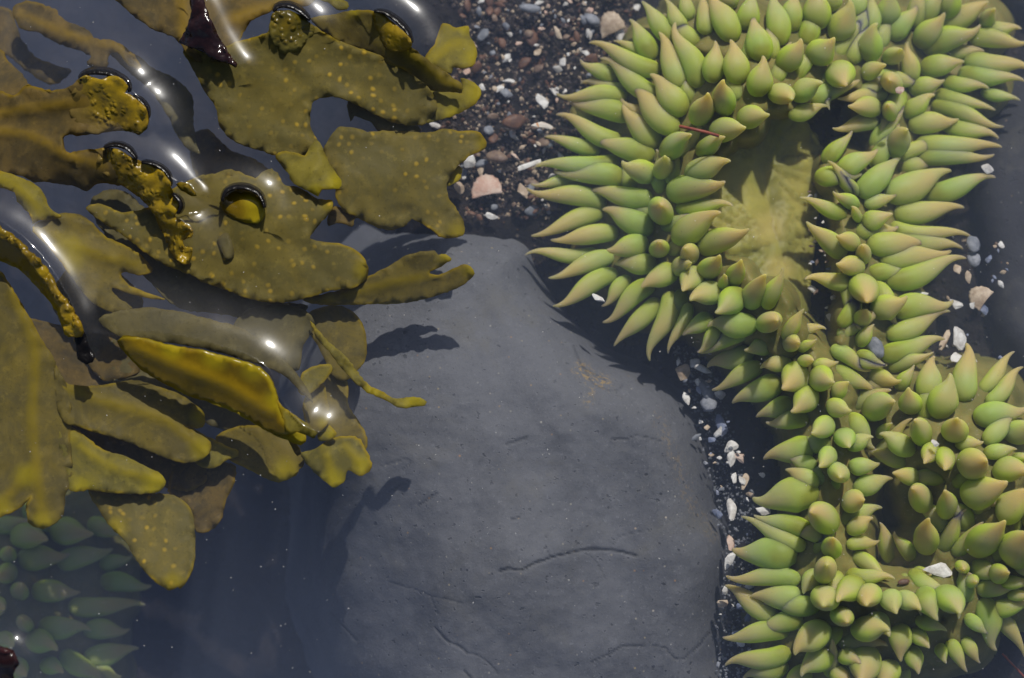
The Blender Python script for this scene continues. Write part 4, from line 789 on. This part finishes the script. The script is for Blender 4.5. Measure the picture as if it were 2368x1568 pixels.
def chip(name, px, py, z, ln, wd, rot, mat, seed, flat=.45):
    """an angular broken shell chip or a pebble"""
    bm = bmesh.new(); bmesh.ops.create_icosphere(bm, subdivisions=2, radius=1.0)
    rn = random.Random(seed)
    for _ in range(8 if name == 'shell_chip' else 4):
        d = Vector((rn.uniform(-1, 1), rn.uniform(-1, 1), rn.uniform(-.5, .5))).normalized(); q = rn.uniform(.28, .75) if name == 'shell_chip' else rn.uniform(.5, .85)
        for v in bm.verts:
            e = v.co.dot(d)
            if e > q: v.co -= d * (e - q) * .9
    for v in bm.verts:
        k = 1 + .14 * noise.noise(v.co * 2 + Vector((seed * 1.7, 0, 0)))
        v.co = Vector((v.co.x * ln * .5 * PX * k * 1.15, v.co.y * wd * .5 * PX * k * 1.15, v.co.z * min(ln, wd) * .5 * PX * (flat * .75 if name == 'shell_chip' else flat) * k))
    me = bpy.data.meshes.new(name); bm.to_mesh(me); bm.free(); me.materials.append(mat)
    me.polygons.foreach_set('use_smooth', [name != 'shell_chip'] * len(me.polygons))
    o = bpy.data.objects.new(name, me); col.objects.link(o); o.location = at(px, py, z); o.rotation_euler = (rn.uniform(-.4, .4), rn.uniform(-.4, .4), rot)
    return o

def bz(x, y): return bed_z(x, y) + 0.0022
SH = [  # single shells that stand out: kind, x, y, length, width, angle, material, z or None, label
    ('shell', 1124, 428, 62, 74, .2, 'pink', None, 'pinkish fan shaped shell on the gravel right of the spotted frond'),
    ('chip', 1250, 228, 50, 34, -1.1, 'white', None, 'rounded bright white pebble alone on dark gravel, upper centre'),
    ('chip', 1258, 290, 70, 34, .3, 'orange', None, 'white shell piece stained orange at the anemone edge'),
    ('chip', 1228, 380, 100, 16, .45, 'white', None, 'long white stick of shell at the left tentacles of the large anemone'),
    ('chip', 1190, 285, 60, 40, .2, 'rust', None, 'dark rust coloured stone left of the orange stained shell'),
    ('chip', 1150, 362, 54, 36, -.1, 'tan', None, 'rounded brown pebble above the pink fan shell'),
    ('chip', 1290, 75, 56, 18, -1.0, 'cream', None, 'cream broken shell sliver at the top of the gravel'),
    ('chip', 1222, 20, 60, 24, .1, 'grey', None, 'flat grey pebble at the top edge of the gravel'),
    ('chip', 1085, 375, 44, 32, .6, 'white', None, 'white pebble against the notch of the spotted frond'),
    ('chip', 1060, 435, 40, 30, -.8, 'cream', None, 'cream shell chip beside the tiny yellow frond tip'),
    ('chip', 1140, 500, 40, 22, .1, 'white', None, 'white chip lying at the top of the grey boulder'),
    ('chip', 1205, 440, 30, 52, .2, 'cream', None, 'upright cream chip under the left tentacles of the large anemone'),
    ('shell', 1412, 52, 60, 66, .4, 'cream', None, 'fluffy cream shell at the upper left tentacle tips'),
    ('chip', 1383, 690, 42, 22, -.5, 'white', -.0300, 'small white shell perched on a lower left tentacle'),
    ('chip', 1575, 858, 52, 44, -.1, 'cream', -.050, 'square tan shell chip between the boulder and the long anemone'),
    ('chip', 1632, 857, 58, 26, -.3, 'white', -.049, 'white and brown shell splinter right of the square tan chip'),
    ('chip', 1603, 838, 34, 24, -.3, 'white', -.050, 'small white chip just above the square tan chip'),
    ('chip', 1632, 898, 36, 54, .3, 'grey', -.051, 'translucent grey shell flake at the boulder edge, upper of two'),
    ('chip', 1636, 934, 42, 40, -.2, 'grey', -.051, 'translucent grey shell flake at the boulder edge, lower of two'),
    ('chip', 1662, 910, 34, 30, .1, 'white', -.050, 'round white chip at the tip of a tentacle of the long anemone'),
    ('chip', 1665, 985, 30, 62, .3, 'blue', -.052, 'long blue grey shell flake on the dark strip beside the boulder'),
    ('chip', 1690, 1035, 38, 34, .3, 'white', -.051, 'white chip above the pair of pink and white shells'),
    ('chip', 1692, 1062, 24, 46, -.3, 'white', -.050, 'tall white shell of the pair beside the boulder'),
    ('chip', 1712, 1056, 34, 40, .5, 'pink', -.051, 'reddish pink shell of the pair beside the boulder'),
    ('chip', 1723, 1110, 20, 52, -.15, 'cream', -.050, 'slim cream shell standing upright near the boulder'),
    ('chip', 1697, 1108, 18, 40, -.15, 'white', -.050, 'slim white shell left of the slim cream one'),
    ('chip', 1690, 1180, 36, 62, .35, 'white', -.048, 'long white pointed shell wedged against the boulder'),
    ('chip', 1768, 1178, 44, 28, -.4, 'white', -.049, 'white chip between two left tentacles of the long anemone'),
    ('chip', 1760, 1097, 20, 18, 0, 'white', -.050, 'small bright white chip on the dark gap above the big left tentacle'),
    ('chip', 1688, 1295, 30, 60, -.2, 'white', -.045, 'bright white curled shell at the boulder edge, lower right of centre'),
    ('chip', 1690, 1255, 22, 40, -.2, 'pink', -.046, 'pale pink shell sliver just above the bright white curled shell'),
    ('chip', 1712, 1480, 40, 28, -.6, 'white', -.050, 'white chip under the lowest left tentacles'),
    ('chip', 2250, 565, 34, 46, -.3, 'grey', -.045, 'pale grey shell at the right tentacle tips of the large anemone'),
    ('chip', 2252, 598, 30, 40, .2, 'grey', -.046, 'second pale grey shell directly below the first at the right tips'),
    ('chip', 2215, 625, 22, 36, .1, 'cream', -.046, 'cream oval shell left of the grey shells'),
    ('chip', 2240, 640, 22, 46, .2, 'cream', -.046, 'narrow cream shell below the grey shells'),
    ('shell', 2262, 684, 50, 56, .9, 'cream', -.045, 'ridged brown and cream shell beside the dark right rock'),
    ('chip', 2212, 702, 44, 32, .2, 'white', -.044, 'bright white chip at the tip of a right hand tentacle'),
    ('chip', 2250, 705, 22, 22, .2, 'white', -.045, 'small white chip beneath the ridged shell'),
    ('chip', 2272, 712, 34, 36, .2, 'blue', -.046, 'round blue grey pebble under the ridged shell'),
    ('chip', 2186, 785, 28, 60, -.25, 'cream', -.046, 'cream oval shell pair standing left of the big white oval'),
    ('chip', 2222, 780, 44, 70, .25, 'white', -.045, 'big white oval shell by the right rock'),
    ('chip', 2218, 828, 62, 32, .2, 'white', -.046, 'white shell lying across behind the tallest tentacle'),
    ('chip', 2276, 885, 44, 32, -.4, 'white', -.046, 'white chip right of the tallest tentacle'),
    ('chip', 2310, 897, 50, 16, -.3, 'tan', -.046, 'thin brown and white splinter right of the tallest tentacle'),
    ('chip', 2280, 388, 40, 32, -.3, 'white', -.046, 'pinkish white shell at the far right tentacle tips of the large anemone'),
    ('chip', 2132, 680, 40, 14, -.2, 'white', -.036, 'narrow white splinter lying between right hand tentacles'),
    ('chip', 2025, 805, 34, 50, .4, 'grey', -.026, 'pale grey flake held in a small tentacle on the right'),
    ('chip', 2163, 1026, 26, 22, -.5, 'white', -.012, 'tiny bright white triangle on a tentacle of the right anemone'),
    ('chip', 2168, 1318, 92, 36, -.1, 'white', -.024, 'long white shell lying between the two lower anemones'),
    ('chip', 2090, 1346, 26, 16, .2, 'rust', -.022, 'small red chip beside the long white shell'),
    ('chip', 1992, 760, 40, 16, .5, 'cream', -.040, 'cream sliver in the gap of the large anemone'),
    ('chip', 2085, 210, 30, 24, .4, 'pink', -.018, 'small pinkish chip on the right inner tentacles of the large anemone'),
]
for i, (k, x, y, a, b, r, mt, z, lb) in enumerate(SH):
    z = bz(x, y) + .004 if z is None else (z + .006 if z < -.044 else z)
    o = shell(x, y, z, a, b, r, M[mt]) if k == 'shell' else chip('shell_chip' if mt in ('white', 'cream', 'pink', 'orange', 'blue') else 'pebble', x, y, z, a, b, r, M[mt], i)
    tag(o, lb, 'shell' if mt not in ('rust', 'tan', 'grey') else 'pebble')

# crumbs: one prototype per kind, copied
rg = random.Random(21)
def scatter(n, region, mats, size, name, label, cat, group, zfun, zr=.001):
    protos = {}
    for i in range(n):
        for _ in range(60):
            x, y = rg.uniform(region[0], region[2]), rg.uniform(region[1], region[3])
            if region[4] is None or region[4](x, y): break
        mt = rg.choice(mats); key = (mt, rg.randrange(3))
        s = size[0] + (size[1] - size[0]) * rg.random() ** 2.2
        z = zfun(x, y) + rg.uniform(0, zr)
        if key not in protos:
            o = chip(name, x, y, z, 20, 14, rg.uniform(0, 6), M[mt], hash(key[1]) + len(mt)); protos[key] = o
        else:
            o = protos[key].copy(); col.objects.link(o); o.location = at(x, y, z); o.rotation_euler = (rg.uniform(-.6, .6), rg.uniform(-.6, .6), rg.uniform(0, 6.28))
        k = s / 17.0; o.scale = (k * rg.uniform(.8, 1.25), k * rg.uniform(.8, 1.2), k)
        tag(o, label, cat, group)
gravel_ok = lambda x, y: x > 1040 + 40 * math.sin(y / 60) and x < 1480 - 0.30 * y - (60 if y > 350 else 0) and y < 505
scatter(115, (1000, -20, 1480, 505, gravel_ok), ['white', 'cream', 'pink', 'grey', 'white', 'white'], (9, 36), 'shell_chip', 'small pale shell crumb in the gravel patch between rockweed and the large anemone', 'shell', 'pale crumbs in the upper gravel', bz)
scatter(120, (1000, -20, 1480, 505, gravel_ok), ['rust', 'tan', 'grey', 'rust'], (8, 34), 'pebble', 'small dark or rusty pebble in the gravel patch between rockweed and the large anemone', 'pebble', 'dark pebbles in the upper gravel', bz)
strip_ok = lambda x, y: abs(x - (1600 + (y - 820) * .30 if y < 1150 else 1700)) < 45
scatter(58, (1480, 800, 1800, 1560, strip_ok), ['white', 'grey', 'blue', 'cream', 'white'], (9, 30), 'shell_chip', 'small shell crumb on the dark strip between the boulder and the long anemone', 'shell', 'crumbs beside the boulder', lambda x, y: -.0440)
scatter(38, (2190, 540, 2330, 930, None), ['white', 'white', 'blue', 'cream', 'tan'], (9, 30), 'shell_chip', 'small shell crumb by the dark rock at the right', 'shell', 'crumbs by the right rock', lambda x, y: -.0430)
fold_ok = lambda x, y: abs(x - (1870 + (y - 430) * .16)) < 34
scatter(38, (1830, 420, 1960, 740, fold_ok), ['white', 'pink', 'cream', 'tan', 'white', 'blue'], (8, 28), 'shell_chip', 'small shell crumb caught in the fold of the large anemone', 'shell', 'crumbs in the anemone fold', lambda x, y: -.0365)

# fine grit (nobody could count it) and specks drifting in the water
def many(name, pts, mat, kind='stuff'):
    V, F = [], []
    for (p, r) in pts:
        n0 = len(V); q = [Vector((random.uniform(.6, 1.2), 0, 0)), Vector((-random.uniform(.6, 1.2), 0, 0)), Vector((0, random.uniform(.6, 1.1), 0)), Vector((0, -random.uniform(.6, 1.1), 0)), Vector((0, 0, .6)), Vector((0, 0, -.6))]
        a = random.uniform(0, 6.28); ca, sa_ = math.cos(a), math.sin(a)
        for v in q: V.append(p + Vector((v.x * ca - v.y * sa_, v.x * sa_ + v.y * ca, v.z)) * r)
        for f_ in ((0, 2, 4), (2, 1, 4), (1, 3, 4), (3, 0, 4), (2, 0, 5), (1, 2, 5), (3, 1, 5), (0, 3, 5)): F.append(tuple(n0 + i for i in f_))
    return tag(mesh_obj(name, V, F, mat, smooth=False), kind=kind)
def grit_points(n, x0, y0, x1, y1, ok, zf_, r0, r1):
    out = []
    while len(out) < n:
        x, y = rg.uniform(x0, x1), rg.uniform(y0, y1)
        if ok(x, y): out.append((at(x, y, zf_(x, y)), rg.uniform(r0, r1)))
    return out
g_all = lambda x, y: gravel_ok(x, y) or strip_ok(x, y) or (2190 < x < 2310 and 540 < y < 930)
gz = lambda x, y: bed_z(x, y) + .0006
many('gravel', grit_points(1500, 1000, -20, 1500, 510, gravel_ok, gz, .0003, .0011), M['darkgrit'])
many('pale_gravel', grit_points(700, 1000, -20, 1500, 510, gravel_ok, gz, .0002, .0009), M['cream'])
many('dark_strip_gravel', grit_points(900, 1480, 800, 1800, 1568, strip_ok, lambda x, y: -.054, .0002, .0006), M['grey'])
many('floating_specks', grit_points(420, -20, -20, 2390, 1590, lambda x, y: True, lambda x, y: rg.uniform(-.012, -.002), .00006, .00022), M['white'])

# a red strand and a few threads
def thread(name, pts, r, mat, label, cat):
    pts = [at(*p) for p in pts]; V, F = [], []
    for i, p in enumerate(pts):
        t = (pts[min(i + 1, len(pts) - 1)] - pts[max(i - 1, 0)]).normalized(); X_ = t.cross(Vector((0, 0, 1))).normalized(); Y_ = t.cross(X_)
        for k in range(6):
            a = k * math.pi / 3; V.append(p + (X_ * math.cos(a) + Y_ * math.sin(a)) * r)
        if i:
            for k in range(6): F.append((6 * i - 6 + k, 6 * i - 6 + (k + 1) % 6, 6 * i + (k + 1) % 6, 6 * i + k))
    return tag(mesh_obj(name, V, F, mat), label, cat)
M['redweed'] = grit_mat('red_strand', (0.28, 0.07, 0.04), (0.20, 0.05, 0.035))
thread('seaweed_strand', [(1572, 292, -.0135), (1600, 298, -.0115), (1630, 305, -.011), (1662, 314, -.0125)], .0005, M['redweed'], 'thin straight red strand lying across inner tentacles of the large anemone', 'seaweed')
thread('seaweed_strand', [(2318, 1512, -.045), (2345, 1540, -.043), (2375, 1572, -.045)], .0003, M['redweed'], 'fine orange brown thread in the bottom right corner', 'seaweed')
